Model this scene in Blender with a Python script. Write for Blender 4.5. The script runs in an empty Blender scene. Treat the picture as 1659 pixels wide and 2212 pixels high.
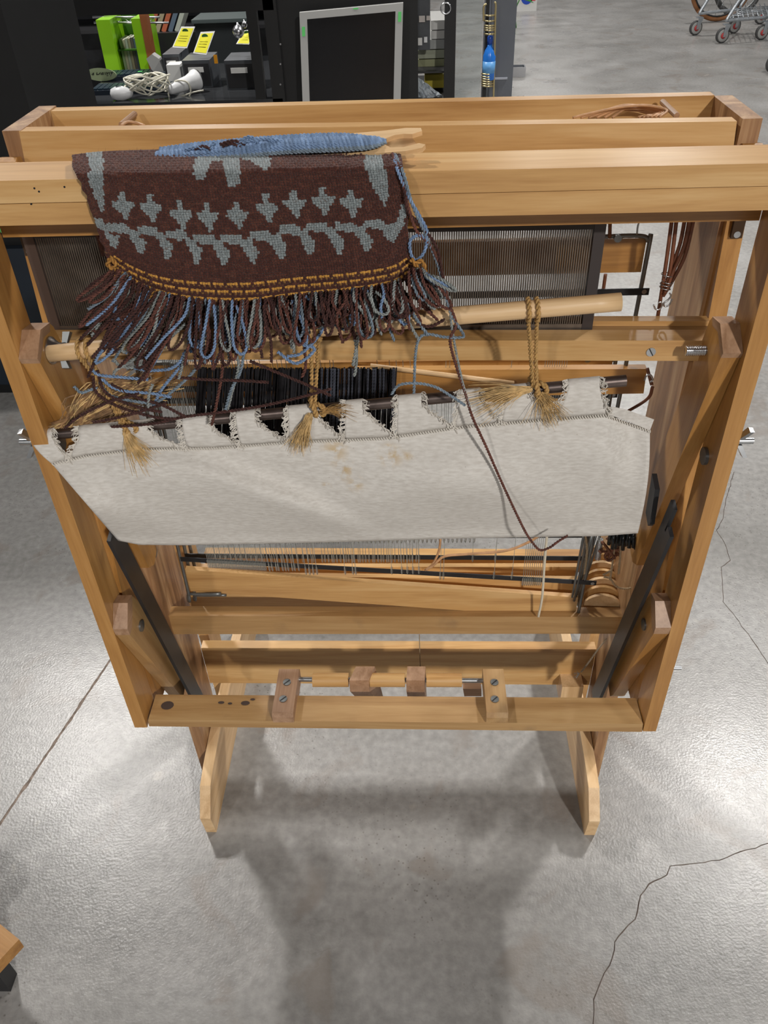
import bpy, bmesh, math, random
from mathutils import Vector, Matrix, noise
random.seed(7)
V = Vector
SC = bpy.context.scene
COL = SC.collection
# ---------------------------------------------------------------- camera
FPX, PITCH, YAW, ROLL = 1762.979, math.radians(38.7778), math.radians(3.0130), math.radians(-2.3584)
CAM = V((.0407, 0, 1.45))
def _basis():
    cp, sp = math.cos(PITCH), math.sin(PITCH)
    F, U, R = V((0, cp, -sp)), V((0, sp, cp)), V((1, 0, 0))
    Z = Matrix.Rotation(YAW, 3, 'Z')
    F, U, R = Z @ F, Z @ U, Z @ R
    c, s = math.cos(ROLL), math.sin(ROLL)
    return c*R + s*U, -s*R + c*U, F
RR, UU, FF = _basis()
cd = bpy.data.cameras.new('camera'); cam = bpy.data.objects.new('camera', cd); COL.objects.link(cam)
cd.sensor_fit = 'VERTICAL'; cd.sensor_height = 36; cd.sensor_width = 27; cd.lens = 36*FPX/2212
cd.clip_start = .02; cd.clip_end = 200
m = Matrix((RR, UU, -FF)).transposed().to_4x4(); m.translation = CAM; cam.matrix_world = m
SC.camera = cam
# ---------------------------------------------------------------- light
w = bpy.data.worlds.new('world'); SC.world = w; w.use_nodes = True
bg = w.node_tree.nodes['Background']; bg.inputs[0].default_value = (.80, .86, 1.0, 1); bg.inputs[1].default_value = .038
SC.view_settings.view_transform = 'Standard'; SC.view_settings.look = 'None'; SC.view_settings.gamma = 1
SC.view_settings.exposure = 0.12
def lamp(x, y, z, sx, sy, pw, col=(1, .97, .93)):
    l = bpy.data.lights.new('ceiling_lamp', 'AREA'); l.shape = 'RECTANGLE'; l.size = sx; l.size_y = sy
    l.energy = pw; l.color = col
    o = bpy.data.objects.new('ceiling_lamp', l); COL.objects.link(o); o.location = (x, y, z)
LAMPS = [(-2.73, 4.39, 5, 255), (2.75, 3.83, 5, 215), (2.8, -5.6, 4.6, 700), (-2.7, -5.6, 4.6, 190),
         (-2.5, 10.5, 5, 130), (3.0, 10.5, 5, 130), (8.4, 4.2, 5, 60), (-8.2, 4.2, 5, 60), (2.4, 17, 5, 160)]
for x, y, z, pw in LAMPS: lamp(x, y, z, .28, .6, pw)
# ---------------------------------------------------------------- helpers
def ray(px, py): return FF*FPX + RR*(px-829.5) - UU*(py-1106)
def P(px, py, **k):                       # point of the place seen at a photo pixel on the plane x=, y= or z=
    (a, v), = k.items(); i = 'xyz'.index(a); d = ray(px, py)
    return CAM + d*((v-CAM[i])/d[i])
def pix(p):
    d = p-CAM; z = d.dot(FF); return 829.5+FPX*d.dot(RR)/z, 1106-FPX*d.dot(UU)/z
WM = {}
def place(o, parent, M):
    COL.objects.link(o); WM[o.name] = M
    if parent is not None:
        o.parent = parent; o.matrix_local = WM[parent.name].inverted() @ M
    else: o.matrix_local = M
    return o
def tag(o, label=None, cat=None, group=None, kind=None):
    if label: o['label'] = label
    if cat: o['category'] = cat
    if group: o['group'] = group
    if kind: o['kind'] = kind
    return o
def empty(name, loc, label, cat, group=None):
    o = bpy.data.objects.new(name, None); o.empty_display_size = .05
    place(o, None, Matrix.Translation(V(loc))); return tag(o, label, cat, group)
def frame(ax):
    x = V(ax).normalized(); t = V((0, 0, 1)) if abs(x.z) < .9 else V((0, 1, 0))
    y = t.cross(x).normalized(); z = x.cross(y)
    return Matrix((x, y, z)).transposed().to_4x4()
def link_mesh(name, me, mat, parent, M=None, **kw):
    if mat is not None and not me.materials: me.materials.append(mat)
    o = bpy.data.objects.new(name, me); place(o, parent, M or Matrix()); return tag(o, **kw)
def finish(name, bm, mat, parent, ax=(1, 0, 0), smooth=False, **kw):   # bm in world coordinates -> object with local x along ax
    M = frame(ax); c = V((0, 0, 0))
    for v in bm.verts: c += v.co
    c /= max(1, len(bm.verts)); M.translation = c
    bmesh.ops.transform(bm, matrix=M.inverted(), verts=bm.verts)
    bmesh.ops.recalc_face_normals(bm, faces=bm.faces)
    me = bpy.data.meshes.new(name); bm.to_mesh(me); bm.free()
    if smooth: me.shade_smooth()
    return link_mesh(name, me, mat, parent, M, **kw)
def bev(bm, r, seg=2, sharp=20):
    if r <= 0: return
    es = [e for e in bm.edges if len(e.link_faces) == 2 and e.calc_face_angle(0) > math.radians(sharp)]
    bmesh.ops.bevel(bm, geom=es, offset=r, segments=seg, affect='EDGES', profile=.6, clamp_overlap=True)
def hexa(bm, f, b):
    vs = [bm.verts.new(p) for p in list(f)+list(b)]; n = len(f)
    bm.faces.new(vs[:n]); bm.faces.new(vs[n:][::-1])
    for i in range(n): bm.faces.new((vs[i], vs[n+i], vs[n+(i+1) % n], vs[(i+1) % n]))
def bar(name, TL, TR, BR, BL, dep, mat, parent, r=.0018, **kw):
    dep = V(dep) if not isinstance(dep, (int, float)) else V((0, dep, 0))
    bm = bmesh.new(); f = [V(TL), V(TR), V(BR), V(BL)]; hexa(bm, f, [p+dep for p in f]); bev(bm, r)
    ax = V(TR)-V(TL)
    if ax.length < (V(BL)-V(TL)).length: ax = V(BL)-V(TL)
    return finish(name, bm, mat, parent, ax, **kw)
def pbar(name, px4, y, dep, mat, parent, r=.0018, **kw):               # front face given by photo corners on the plane y
    q = [P(*p, y=y) for p in px4]; return bar(name, *q, dep, mat, parent, r, **kw)
def box(name, a, b, mat, parent, r=.0015, ax=None, **kw):
    x0, y0, z0 = a; x1, y1, z1 = b; bm = bmesh.new()
    hexa(bm, [V((x0, y0, z0)), V((x1, y0, z0)), V((x1, y0, z1)), V((x0, y0, z1))], [V((x0, y1, z0)), V((x1, y1, z0)), V((x1, y1, z1)), V((x0, y1, z1))])
    bev(bm, r)
    if ax is None: d = (x1-x0, y1-y0, z1-z0); i = d.index(max(d)); ax = [(1, 0, 0), (0, 1, 0), (0, 0, 1)][i]
    return finish(name, bm, mat, parent, ax, **kw)
def plate(name, poly, x0, x1, mat, parent, ax, r=.002, **kw):           # polygon in (y, z), thickness in x
    bm = bmesh.new(); hexa(bm, [V((x0, y, z)) for y, z in poly], [V((x1, y, z)) for y, z in poly]); bev(bm, r)
    return finish(name, bm, mat, parent, ax, **kw)
def spline(pts, n=8):
    pts = [V(p) for p in pts]
    if len(pts) < 3: 
        return [pts[0].lerp(pts[-1], i/n) for i in range(n+1)]
    q = [2*pts[0]-pts[1]]+pts+[2*pts[-1]-pts[-2]]; out = []
    for i in range(1, len(q)-2):
        a, b, c, d = q[i-1:i+3]
        for k in range(n):
            t = k/n; out.append(.5*((2*b)+(c-a)*t+(2*a-5*b+4*c-d)*t*t+(3*b-a-3*c+d)*t**3))
    out.append(pts[-1]); return out
def sweep(bm, path, r, sides=6, cap=True):
    path = [V(p) for p in path]; n = len(path); rings = []; up = None
    for i, p in enumerate(path):
        t = (path[min(i+1, n-1)]-path[max(i-1, 0)])
        if t.length < 1e-9: t = V((0, 0, 1))
        t.normalize()
        if up is None: up = t.orthogonal().normalized()
        up = (up-t*up.dot(t)); up = up.normalized() if up.length > 1e-6 else t.orthogonal().normalized()
        s = t.cross(up); rr = r(i/(n-1)) if callable(r) else r
        rings.append([bm.verts.new(p+(up*math.cos(2*math.pi*k/sides)+s*math.sin(2*math.pi*k/sides))*rr) for k in range(sides)])
    for a, b in zip(rings, rings[1:]):
        for k in range(sides): bm.faces.new((a[k], a[(k+1) % sides], b[(k+1) % sides], b[k]))
    if cap: bm.faces.new(rings[0][::-1]); bm.faces.new(rings[-1])
def tube(name, pts, r, mat, parent, n=8, sides=8, **kw):
    bm = bmesh.new(); path = spline(pts, n); sweep(bm, path, r, sides)
    return finish(name, bm, mat, parent, path[-1]-path[0] if (path[-1]-path[0]).length > 1e-4 else (1, 0, 0), smooth=True, **kw)
def twist(bm, path, r, pitch=.011, plies=2, sides=5):                   # plied yarn
    L = [0]
    for a, b in zip(path, path[1:]): L.append(L[-1]+(b-a).length)
    if L[-1] < 1e-5: return
    step = pitch/7; N = max(4, min(400, int(L[-1]/step))); pts = []; j = 0
    for i in range(N+1):
        s = L[-1]*i/N
        while j < len(L)-2 and L[j+1] < s: j += 1
        f = (s-L[j])/max(1e-9, L[j+1]-L[j]); pts.append((path[j].lerp(path[j+1], f), s))
    for q in range(plies):
        out = []; up = None
        for i, (p, s) in enumerate(pts):
            t = pts[min(i+1, N)][0]-pts[max(0, i-1)][0]
            t = t.normalized() if t.length > 1e-9 else V((0, 0, 1))
            if up is None: up = t.orthogonal().normalized()
            up = up-t*up.dot(t); up = up.normalized() if up.length > 1e-6 else t.orthogonal().normalized()
            a = 2*math.pi*(s/pitch+q/plies); sd = t.cross(up)
            out.append(p+(up*math.cos(a)+sd*math.sin(a))*r*.52)
        sweep(bm, out, r*.56, sides)
def yarn(name, pts, r, mat, parent, pitch=.011, n=8, plies=2, sides=5, **kw):
    bm = bmesh.new(); twist(bm, spline(pts, n), r, pitch, plies, sides)
    return finish(name, bm, mat, parent, (1, 0, 0), smooth=True, **kw)
def cyl(name, a, b, r, mat, parent, sides=20, r2=None, bevel=0, **kw):
    a, b = V(a), V(b); bm = bmesh.new(); d = (b-a).normalized(); u = d.orthogonal().normalized(); s = d.cross(u); r2 = r if r2 is None else r2
    A = [a+(u*math.cos(2*math.pi*k/sides)+s*math.sin(2*math.pi*k/sides))*r for k in range(sides)]
    B = [b+(u*math.cos(2*math.pi*k/sides)+s*math.sin(2*math.pi*k/sides))*r2 for k in range(sides)]
    hexa(bm, A, B)
    if bevel: bev(bm, bevel, 2, 50)
    o = finish(name, bm, mat, parent, b-a, **kw)
    o.data.shade_smooth()
    try: o.data.set_sharp_from_angle(angle=math.radians(35))
    except Exception: pass
    return o
# ---------------------------------------------------------------- materials
def nt(name):
    m = bpy.data.materials.new(name); m.use_nodes = True; t = m.node_tree; return m, t, t.nodes['Principled BSDF']
def N(t, typ, **k):
    n = t.nodes.new(typ)
    for a, b in k.items(): setattr(n, a, b)
    return n
def ramp(t, stops, fac):
    r = N(t, 'ShaderNodeValToRGB'); e = r.color_ramp.elements
    while len(e) < len(stops): e.new(.5)
    for el, (p, c) in zip(e, stops): el.position = p; el.color = (*c, 1)
    t.links.new(fac, r.inputs[0]); return r.outputs[0]
def plain(name, c, rough=.5, metal=0, var=0, scale=30, bump=0, bscale=200, **kw):
    m, t, b = nt(name); b.inputs['Base Color'].default_value = (*c, 1); b.inputs['Roughness'].default_value = rough; b.inputs['Metallic'].default_value = metal
    tc = N(t, 'ShaderNodeTexCoord')
    if var:
        n = N(t, 'ShaderNodeTexNoise'); n.inputs['Scale'].default_value = scale; n.inputs['Detail'].default_value = 5
        t.links.new(tc.outputs['Object'], n.inputs['Vector'])
        o = ramp(t, [(.3, tuple(x*(1-var) for x in c)), (.7, tuple(min(1, x*(1+var)) for x in c))], n.outputs[0]); t.links.new(o, b.inputs['Base Color'])
    if bump:
        n = N(t, 'ShaderNodeTexNoise'); n.inputs['Scale'].default_value = bscale; n.inputs['Detail'].default_value = 3
        t.links.new(tc.outputs['Object'], n.inputs['Vector'])
        bp = N(t, 'ShaderNodeBump'); bp.inputs['Strength'].default_value = bump; bp.inputs['Distance'].default_value = .002
        t.links.new(n.outputs[0], bp.inputs['Height']); t.links.new(bp.outputs[0], b.inputs['Normal'])
    for k, v in kw.items(): b.inputs[k.replace('_', ' ')].default_value = v
    return m
def wood(name, dark, mid, light, rough=.38, stain=0, gscale=1.0):
    m, t, b = nt(name); tc = N(t, 'ShaderNodeTexCoord'); oi = N(t, 'ShaderNodeObjectInfo')
    add = N(t, 'ShaderNodeVectorMath', operation='ADD'); sc = N(t, 'ShaderNodeVectorMath', operation='SCALE')
    cmb = N(t, 'ShaderNodeCombineXYZ')
    for i in range(3): t.links.new(oi.outputs['Random'], cmb.inputs[i])
    sc.inputs['Scale'].default_value = 37.0; t.links.new(cmb.outputs[0], sc.inputs[0])
    t.links.new(tc.outputs['Object'], add.inputs[0]); t.links.new(sc.outputs[0], add.inputs[1])
    mp = N(t, 'ShaderNodeMapping'); mp.inputs['Scale'].default_value = (1.6*gscale, 22*gscale, 22*gscale); t.links.new(add.outputs[0], mp.inputs[0])
    n1 = N(t, 'ShaderNodeTexNoise'); n1.inputs['Scale'].default_value = 1.6; n1.inputs['Detail'].default_value = 4; n1.inputs['Distortion'].default_value = .8; t.links.new(mp.outputs[0], n1.inputs['Vector'])
    mp2 = N(t, 'ShaderNodeMapping'); mp2.inputs['Scale'].default_value = (14, 260, 260); t.links.new(add.outputs[0], mp2.inputs[0])
    n2 = N(t, 'ShaderNodeTexNoise'); n2.inputs['Scale'].default_value = 1.5; n2.inputs['Detail'].default_value = 3; t.links.new(mp2.outputs[0], n2.inputs['Vector'])
    mx = N(t, 'ShaderNodeMath', operation='MULTIPLY_ADD'); mx.inputs[1].default_value = .28; t.links.new(n2.outputs[0], mx.inputs[0]); 
    sb = N(t, 'ShaderNodeMath', operation='SUBTRACT'); sb.inputs[1].default_value = .14; t.links.new(n1.outputs[0], sb.inputs[0]); t.links.new(sb.outputs[0], mx.inputs[2])
    col = ramp(t, [(.28, dark), (.5, mid), (.72, light)], mx.outputs[0])
    if stain:
        n3 = N(t, 'ShaderNodeTexNoise'); n3.inputs['Scale'].default_value = 14; n3.inputs['Detail'].default_value = 5; t.links.new(add.outputs[0], n3.inputs['Vector'])
        f = ramp(t, [(.60, (0, 0, 0)), (.72, (stain,)*3)], n3.outputs[0])
        mix = N(t, 'ShaderNodeMix', data_type='RGBA'); t.links.new(f, mix.inputs[0]); t.links.new(col, mix.inputs[6]); mix.inputs[7].default_value = (.16, .10, .06, 1); col = mix.outputs[2]
    t.links.new(col, b.inputs['Base Color']); b.inputs['Roughness'].default_value = rough
    bp = N(t, 'ShaderNodeBump'); bp.inputs['Strength'].default_value = .08; bp.inputs['Distance'].default_value = .001
    t.links.new(n2.outputs[0], bp.inputs['Height']); t.links.new(bp.outputs[0], b.inputs['Normal'])
    return m
WOOD = wood('maple_wood', (.41, .21, .07), (.55, .315, .118), (.65, .415, .185))
WOODO = wood('orange_wood', (.30, .135, .034), (.42, .205, .055), (.51, .27, .085), .35)
WOODS = wood('worn_wood', (.29, .155, .055), (.40, .23, .09), (.48, .30, .13), .45, .35)
WOODB = wood('brown_end_wood', (.25, .13, .065), (.36, .21, .12), (.46, .28, .17), .45, 0, 1.6)
WOODW = wood('walnut_streaked_wood', (.17, .08, .035), (.33, .175, .08), (.52, .33, .17), .42, 0, 1.1)
WOODP = wood('pale_wood', (.55, .34, .16), (.70, .47, .25), (.80, .58, .34), .45)
STEEL = plain('steel', (.45, .46, .47), .35, 1, .15, 60)
CHROME = plain('chrome', (.62, .63, .65), .28, 1)
DSTEEL = plain('dark_steel_rod', (.13, .10, .09), .38, .8, .35, 50)
BLACKM = plain('black_steel', (.022, .022, .024), .42, .3, .3, 20)
GREYM = plain('grey_steel', (.20, .21, .21), .4, .8, .2, 40)
CORD = plain('brown_leather_cord', (.16, .055, .025), .5, 0, .3, 60)
CORDL = plain('tan_cord', (.50, .27, .13), .5, 0, .3, 60)
JUTE = plain('jute', (.44, .26, .09), .85, 0, .35, 300, .4, 900)
HAIR = plain('brown_hair_fibre', (.22, .12, .05), .7, 0, .5, 120)
HAIRL = plain('golden_hair_fibre', (.52, .34, .14), .7, 0, .4, 120)
YB = plain('dark_brown_wool', (.060, .022, .018), .95, 0, .45, 260, .5, 900)
YB2 = plain('warm_brown_wool', (.125, .045, .032), .95, 0, .45, 260, .5, 900)
YG = plain('grey_wool', (.27, .29, .28), .95, 0, .3, 260, .5, 900)
YL = plain('blue_wool', (.19, .28, .44), .95, 0, .3, 260, .5, 900)
YBL = plain('blue_grey_wool', (.19, .24, .29), .95, 0, .3, 260, .5, 900)
YA = plain('amber_wool', (.42, .20, .045), .95, 0, .35, 260, .5, 900)
YK = plain('black_warp', (.010, .009, .012), .9, 0, .4, 200)
WHITE = plain('white_plastic', (.72, .73, .74), .35)
CREAM = plain('cream_plastic', (.62, .60, .50), .4)
def floor_mat():
    m, t, b = nt('concrete'); tc = N(t, 'ShaderNodeTexCoord'); g = tc.outputs['Object']
    def no(s, d, dist=0, vec=g):
        n = N(t, 'ShaderNodeTexNoise'); n.inputs['Scale'].default_value = s; n.inputs['Detail'].default_value = d; n.inputs['Distortion'].default_value = dist; t.links.new(vec, n.inputs['Vector']); return n.outputs[0]
    base = ramp(t, [(.3, (.245, .238, .226)), (.5, (.30, .292, .28)), (.72, (.355, .349, .34))], no(2.2, 8, .6))
    fine = ramp(t, [(.3, (.80, .80, .80)), (.7, (1.12, 1.12, 1.12))], no(60, 6))
    mul = N(t, 'ShaderNodeMix', data_type='RGBA', blend_type='MULTIPLY'); mul.inputs[0].default_value = 1; t.links.new(base, mul.inputs[6]); t.links.new(fine, mul.inputs[7])
    st = ramp(t, [(.58, (0, 0, 0)), (.66, (.55, .55, .55))], no(5.5, 9, 1.2))
    mx = N(t, 'ShaderNodeMix', data_type='RGBA'); t.links.new(st, mx.inputs[0]); t.links.new(mul.outputs[2], mx.inputs[6]); mx.inputs[7].default_value = (.23, .20, .175, 1)
    st2 = ramp(t, [(.68, (0, 0, 0)), (.72, (.5, .5, .5))], no(9, 10, .4))
    mx2 = N(t, 'ShaderNodeMix', data_type='RGBA'); t.links.new(st2, mx2.inputs[0]); t.links.new(mx.outputs[2], mx2.inputs[6]); mx2.inputs[7].default_value = (.44, .41, .37, 1)
    pk = N(t, 'ShaderNodeTexVoronoi'); pk.inputs['Scale'].default_value = 95; pk.inputs['Randomness'].default_value = 1; t.links.new(g, pk.inputs['Vector'])
    pr = ramp(t, [(.10, (.62, .60, .58)), (.22, (1, 1, 1))], pk.outputs['Distance']); pm = ramp(t, [(.50, (0, 0, 0)), (.58, (1, 1, 1))], no(1.7, 4, .5))
    mx3 = N(t, 'ShaderNodeMix', data_type='RGBA', blend_type='MULTIPLY'); t.links.new(pm, mx3.inputs[0]); t.links.new(mx2.outputs[2], mx3.inputs[6]); t.links.new(pr, mx3.inputs[7])
    t.links.new(mx3.outputs[2], b.inputs['Base Color'])
    rg = ramp(t, [(.3, (.24,)*3), (.7, (.37,)*3)], no(3.5, 5)); t.links.new(rg, b.inputs['Roughness'])
    bp = N(t, 'ShaderNodeBump'); bp.inputs['Strength'].default_value = .30; bp.inputs['Distance'].default_value = .0016; t.links.new(no(210, 4), bp.inputs['Height'])
    t.links.new(bp.outputs[0], b.inputs['Normal']); b.inputs['Specular IOR Level'].default_value = .42
    return m
# ---------------------------------------------------------------- floor
bm = bmesh.new(); hexa(bm, [V((-30, -20, -.1)), V((30, -20, -.1)), V((30, 40, -.1)), V((-30, 40, -.1))], [V((-30, -20, 0)), V((30, -20, 0)), V((30, 40, 0)), V((-30, 40, 0))])
bmesh.ops.recalc_face_normals(bm, faces=bm.faces)
me = bpy.data.meshes.new('floor'); bm.to_mesh(me); bm.free()
floor = link_mesh('floor', me, floor_mat(), None, kind='structure')
CRK = plain('crack_dirt', (.13, .10, .085), .9, 0, .4, 60); JNT = plain('joint_filler', (.20, .155, .125), .9, 0, .4, 80, .6, 300)
def ribbon(name, pts, w, mat, jag, n=10, h=.0012):
    pts = [V((p.x, p.y, 0)) for p in pts]; path = []
    for a, b in zip(pts, pts[1:]):
        k = max(2, int((b-a).length/.012))
        for i in range(k): path.append(a.lerp(b, i/k))
    path.append(pts[-1]); nrm = []
    bm = bmesh.new(); L, R_, T = [], [], []
    for i, p in enumerate(path):
        t = (path[min(i+1, len(path)-1)]-path[max(0, i-1)]).normalized(); s = V((-t.y, t.x, 0))
        p = p+s*jag*(noise.noise(p*38)+.6*noise.noise(p*110)); ww = w*(.55+.75*abs(noise.noise(p*70+V((9, 0, 0)))))
        L.append(bm.verts.new(p+s*ww/2)); R_.append(bm.verts.new(p-s*ww/2)); T.append(bm.verts.new(p+V((0, 0, h))))
    for i in range(len(path)-1):
        bm.faces.new((L[i], L[i+1], T[i+1], T[i])); bm.faces.new((T[i], T[i+1], R_[i+1], R_[i]))
    return finish(name, bm, mat, floor)
fl = lambda *a: [P(x, y, z=0) for x, y in a]
j = fl((0, 1780), (235, 1430)); d = j[1]-j[0]
ribbon('floor_joint', [j[0]-d*3, j[0], j[1], j[1]+d*4], .0085, JNT, .0015)
ribbon('floor_joint', [V((.2, 4.25, 0)), V((7, 4.32, 0))], .009, JNT, .001)
ribbon('floor_crack', fl((1585, 1020), (1567, 1085), (1562, 1120), (1548, 1145), (1570, 1185), (1577, 1210), (1558, 1225), (1563, 1300), (1590, 1335), (1623, 1380), (1659, 1432), (1720, 1500)), .0024, CRK, .003)
ribbon('floor_crack', fl((1720, 1795), (1659, 1822), (1600, 1838), (1570, 1852), (1520, 1863), (1475, 1868), (1447, 1870), (1440, 1890), (1402, 1910), (1385, 1935), (1372, 1985), (1345, 2012), (1328, 2035), (1318, 2085), (1295, 2120), (1284, 2160), (1281, 2230), (1265, 2330)), .0024, CRK, .003)

# ---------------------------------------------------------------- the loom
loom = empty('floor_loom', (0, .95, 0), 'large honey-coloured wooden folding floor loom with steel heddles and white canvas apron', 'loom')
X0, X1 = .3548, .3742          # arms: inner and outer faces;  posts: .3748-.394
WF = .394
# front frame (folded up): side posts, top beams, foot beam
for s in (-1, 1):
    z = .4235 if s < 0 else .4175
    plate('front_post', [(.755, z), (.803, z), (.803, 1.1905), (.755, 1.1905)], s*.3748, s*WF, WOODO, loom, (0, 0, 1), .003)
    # carriage bolt heads and wing nuts on the posts
    c = P(1525, 985, x=.3748) if s > 0 else V((-.3748, .779, .93))
    cyl('bolt_head', (s*.3752, c.y, c.z), (s*.371, c.y, c.z), .0105, GREYM, loom, bevel=.0015)
    wn = bpy.data.objects
    c2 = P(1590, 990, x=.40) if s > 0 else P(72, 990, x=-.40)
    y_, z_ = (.775, c2.z) ; z_ = .925 if s > 0 else .935
    cyl('threaded_stud', (s*WF, y_, z_), (s*(WF+.024), y_, z_), .0038, STEEL, loom)
    bm = bmesh.new()
    for q in (-1, 1):
        hexa(bm, [V((s*(WF+.006), y_-.004, z_+q*.004)), V((s*(WF+.006), y_+.004, z_+q*.004)), V((s*(WF+.012), y_+.004, z_+q*.004)), V((s*(WF+.012), y_-.004, z_+q*.004))],
             [V((s*(WF+.014), y_-.009, z_+q*.017)), V((s*(WF+.014), y_-.001, z_+q*.019)), V((s*(WF+.019), y_-.001, z_+q*.018)), V((s*(WF+.019), y_-.009, z_+q*.017))])
    bev(bm, .0012); finish('wing_nut', bm, STEEL, loom)
cyl('threaded_stud', (.394, .765, .55), (.408, .765, .55), .003, STEEL, loom)
XL, XR = -.405, .405
zt, zm, zb = 1.2305, 1.2105, 1.1896
bar('breast_beam', (XL, .756, zt+.001), (XR, .756, zt-.001), (XR, .756, zm-.0002), (XL, .756, zm+.0006), .058, WOOD, loom, .0028)
bar('lower_beam', (XL, .7565, zm-.0002), (XR, .7565, zm-.0008), (XR, .7565, zb-.001), (XL, .7565, zb+.001), .045, WOOD, loom, .0018)
bar('beam_backing', (-.3745, .804, 1.20), (.3745, .804, 1.20), (.3745, .804, 1.1625), (-.3745, .804, 1.1625), .019, WOODO, loom)
for px, py in ((74, 407), (84, 414), (139, 404), (67, 441)):
    p = P(px, py, y=.7555); cyl('nail_hole', p, p+V((0, .001, 0)), .0009, BLACKM, loom, 8)
# foot beam: flat board with two clamp blocks carrying the pedal rod
a, b, c, d = P(320, 1555, y=.757), P(1389, 1564, y=.757), P(1387, 1581, y=.757), P(322, 1569, y=.757)
bar('foot_beam', a, b, c, d, .048, WOODS, loom, .003)
zf = (a.z+b.z)/2
STN = plain('dark_stain', (.07, .045, .035), .7)
for px, py, rx, ry in ((362, 1525, .010, .008), (478, 1518, .005, .0025), (497, 1520, .0035, .002), (530, 1519, .007, .0042), (546, 1511, .004, .002)):
    bm = bmesh.new(); c0 = P(px, py, z=zf+.0026)
    zz = a.z+(b.z-a.z)*(c0.x-a.x)/(b.x-a.x)+.0006
    bm.faces.new([bm.verts.new(V((c0.x+rx*math.cos(k*.45)*(1+.3*noise.noise(V((k, px, 0)))), c0.y+ry*math.sin(k*.45)*(1+.3*noise.noise(V((k, 3, px)))), zz))) for k in range(14)])
    finish('beam_stain', bm, STN, loom)
for k, (x0, x1) in enumerate(((-.1795, -.1475), (.1405, .1725))):
    zz = zf+.0015
    plate('clamp_block', [(.7545, zz), (.7545, zz+.012), (.759, zz+.019), (.842, zz+.019), (.846, zz+.014), (.846, zz-.012), (.806, zz-.012), (.806, zz)], x0, x1, WOODB if k == 0 else WOODS, loom, (0, 1, 0), .003)
    for yy in (.783, .815):
        c = V(((x0+x1)/2-(.002 if yy < .8 else 0), yy, zz+.0192)); cyl('screw', c, c+V((0, 0, .0012)), .0062, GREYM, loom, 16, bevel=.0008)
        bm = bmesh.new(); u = V((.7, .7, 0))*.0058; v = V((-.7, .7, 0))*.0008; q = c+V((0, 0, .0013))
        hexa(bm, [q-u-v, q+u-v, q+u+v, q-u+v], [p+V((0, 0, .0003)) for p in (q-u-v, q+u-v, q+u+v, q-u+v)]); finish('screw_slot', bm, BLACKM, loom)
ry, rz = .833, zf+.005
cyl('pedal_rod', (-.148, ry, rz+.0015), (.141, ry, rz-.0015), .0038, STEEL, loom)
def rodx(px): return P(px, 1476, y=ry).x
for a_, b_ in ((677, 754), (800, 875), (921, 997)):
    cyl('spacer_roller', (rodx(a_), ry, rz), (rodx(b_), ry, rz), .0112, WOOD, loom, 24, bevel=.001)
for a_, b_, dx in ((757, 798, .03), (878, 917, .006)):
    x0, x1 = rodx(a_), rodx(b_); bm = bmesh.new()
    hexa(bm, [V((x0, ry-.013, rz-.012)), V((x1, ry-.013, rz-.012)), V((x1, ry-.013, rz+.0145)), V((x0, ry-.013, rz+.0145))],
         [V((x0+dx*.8, .865, .32)), V((x1+dx*.8, .865, .32)), V((x1+dx*.3, .848, rz+.0145)), V((x0+dx*.3, .848, rz+.0145))])
    bev(bm, .002); finish('pedal', bm, WOODB, loom, (0, 1, -.8))
bar('rod_peg', P(1000, 1488, y=.838), P(1040, 1488, y=.838), P(1040, 1504, y=.838), P(1003, 1504, y=.838), .016, WOODB, loom, .004)

# the castle: two side boards, top boards, cross rails
yc0, yc1 = .9, 1.0
def upright(s):
    zt_ = 1.2385 if s < 0 else 1.2325; yo = .004*(-s)
    q = [(.9+yo, zt_), (1.005+yo*2, zt_), (1.005+yo*2, 1.19), (1.03, .40), (1.03, .09), (.93, .03), (.925, .30), (.897+yo, 1.0)]
    o = plate('castle_side', q, s*.3705, s*.3905, WOODW, loom, (0, 0, 1), .003)
for s in (-1, 1): upright(s)
bar('castle_board', P(41, 283.5, y=.903), P(1592, 262, y=.9), P(1583, 330, y=.898), P(58, 372, y=.903), .0175, WOOD, loom, .003)
A = P(111, 239, z=1.2375); B = P(1541, 206, z=1.2335); A.x = -.3704; B.x = .3704
bar('castle_board', A+V((0, 0, -.0005)), B, B-V((0, 0, .07)), A-V((0, 0, .07)), .0175, WOOD, loom, .003)
# slotted side bars (folded struts)
for s in (-1, 1):
    yo = 0 if s > 0 else -.006
    zs_ = 1.216 if s < 0 else 1.209
    q = [(.886+yo, zs_-.002), (.892+yo, zs_+.001), (.902+yo, zs_-.001), (.908, 1.17), (.86, .62), (.868, .40), (.82, .40), (.805, .62), (.873+yo, 1.02), (.8865+yo, 1.14)]
    plate('slotted_strut', q, s*.3745, s*.3945, WOODO, loom, (0, 0, 1), .003)
    # bolt sitting in the slot
    c = V((s*.386, .880+yo, 1.121)); cyl('slot_bolt', c, c+V((0, -.0015, 0)), .0036, STEEL, loom, bevel=.001)
    box('slot', (s*.380, .879+yo, 1.117), (s*.392, .8835+yo, 1.20), plain('slot_cut', (.05, .025, .01), .9), loom, 0)
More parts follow.
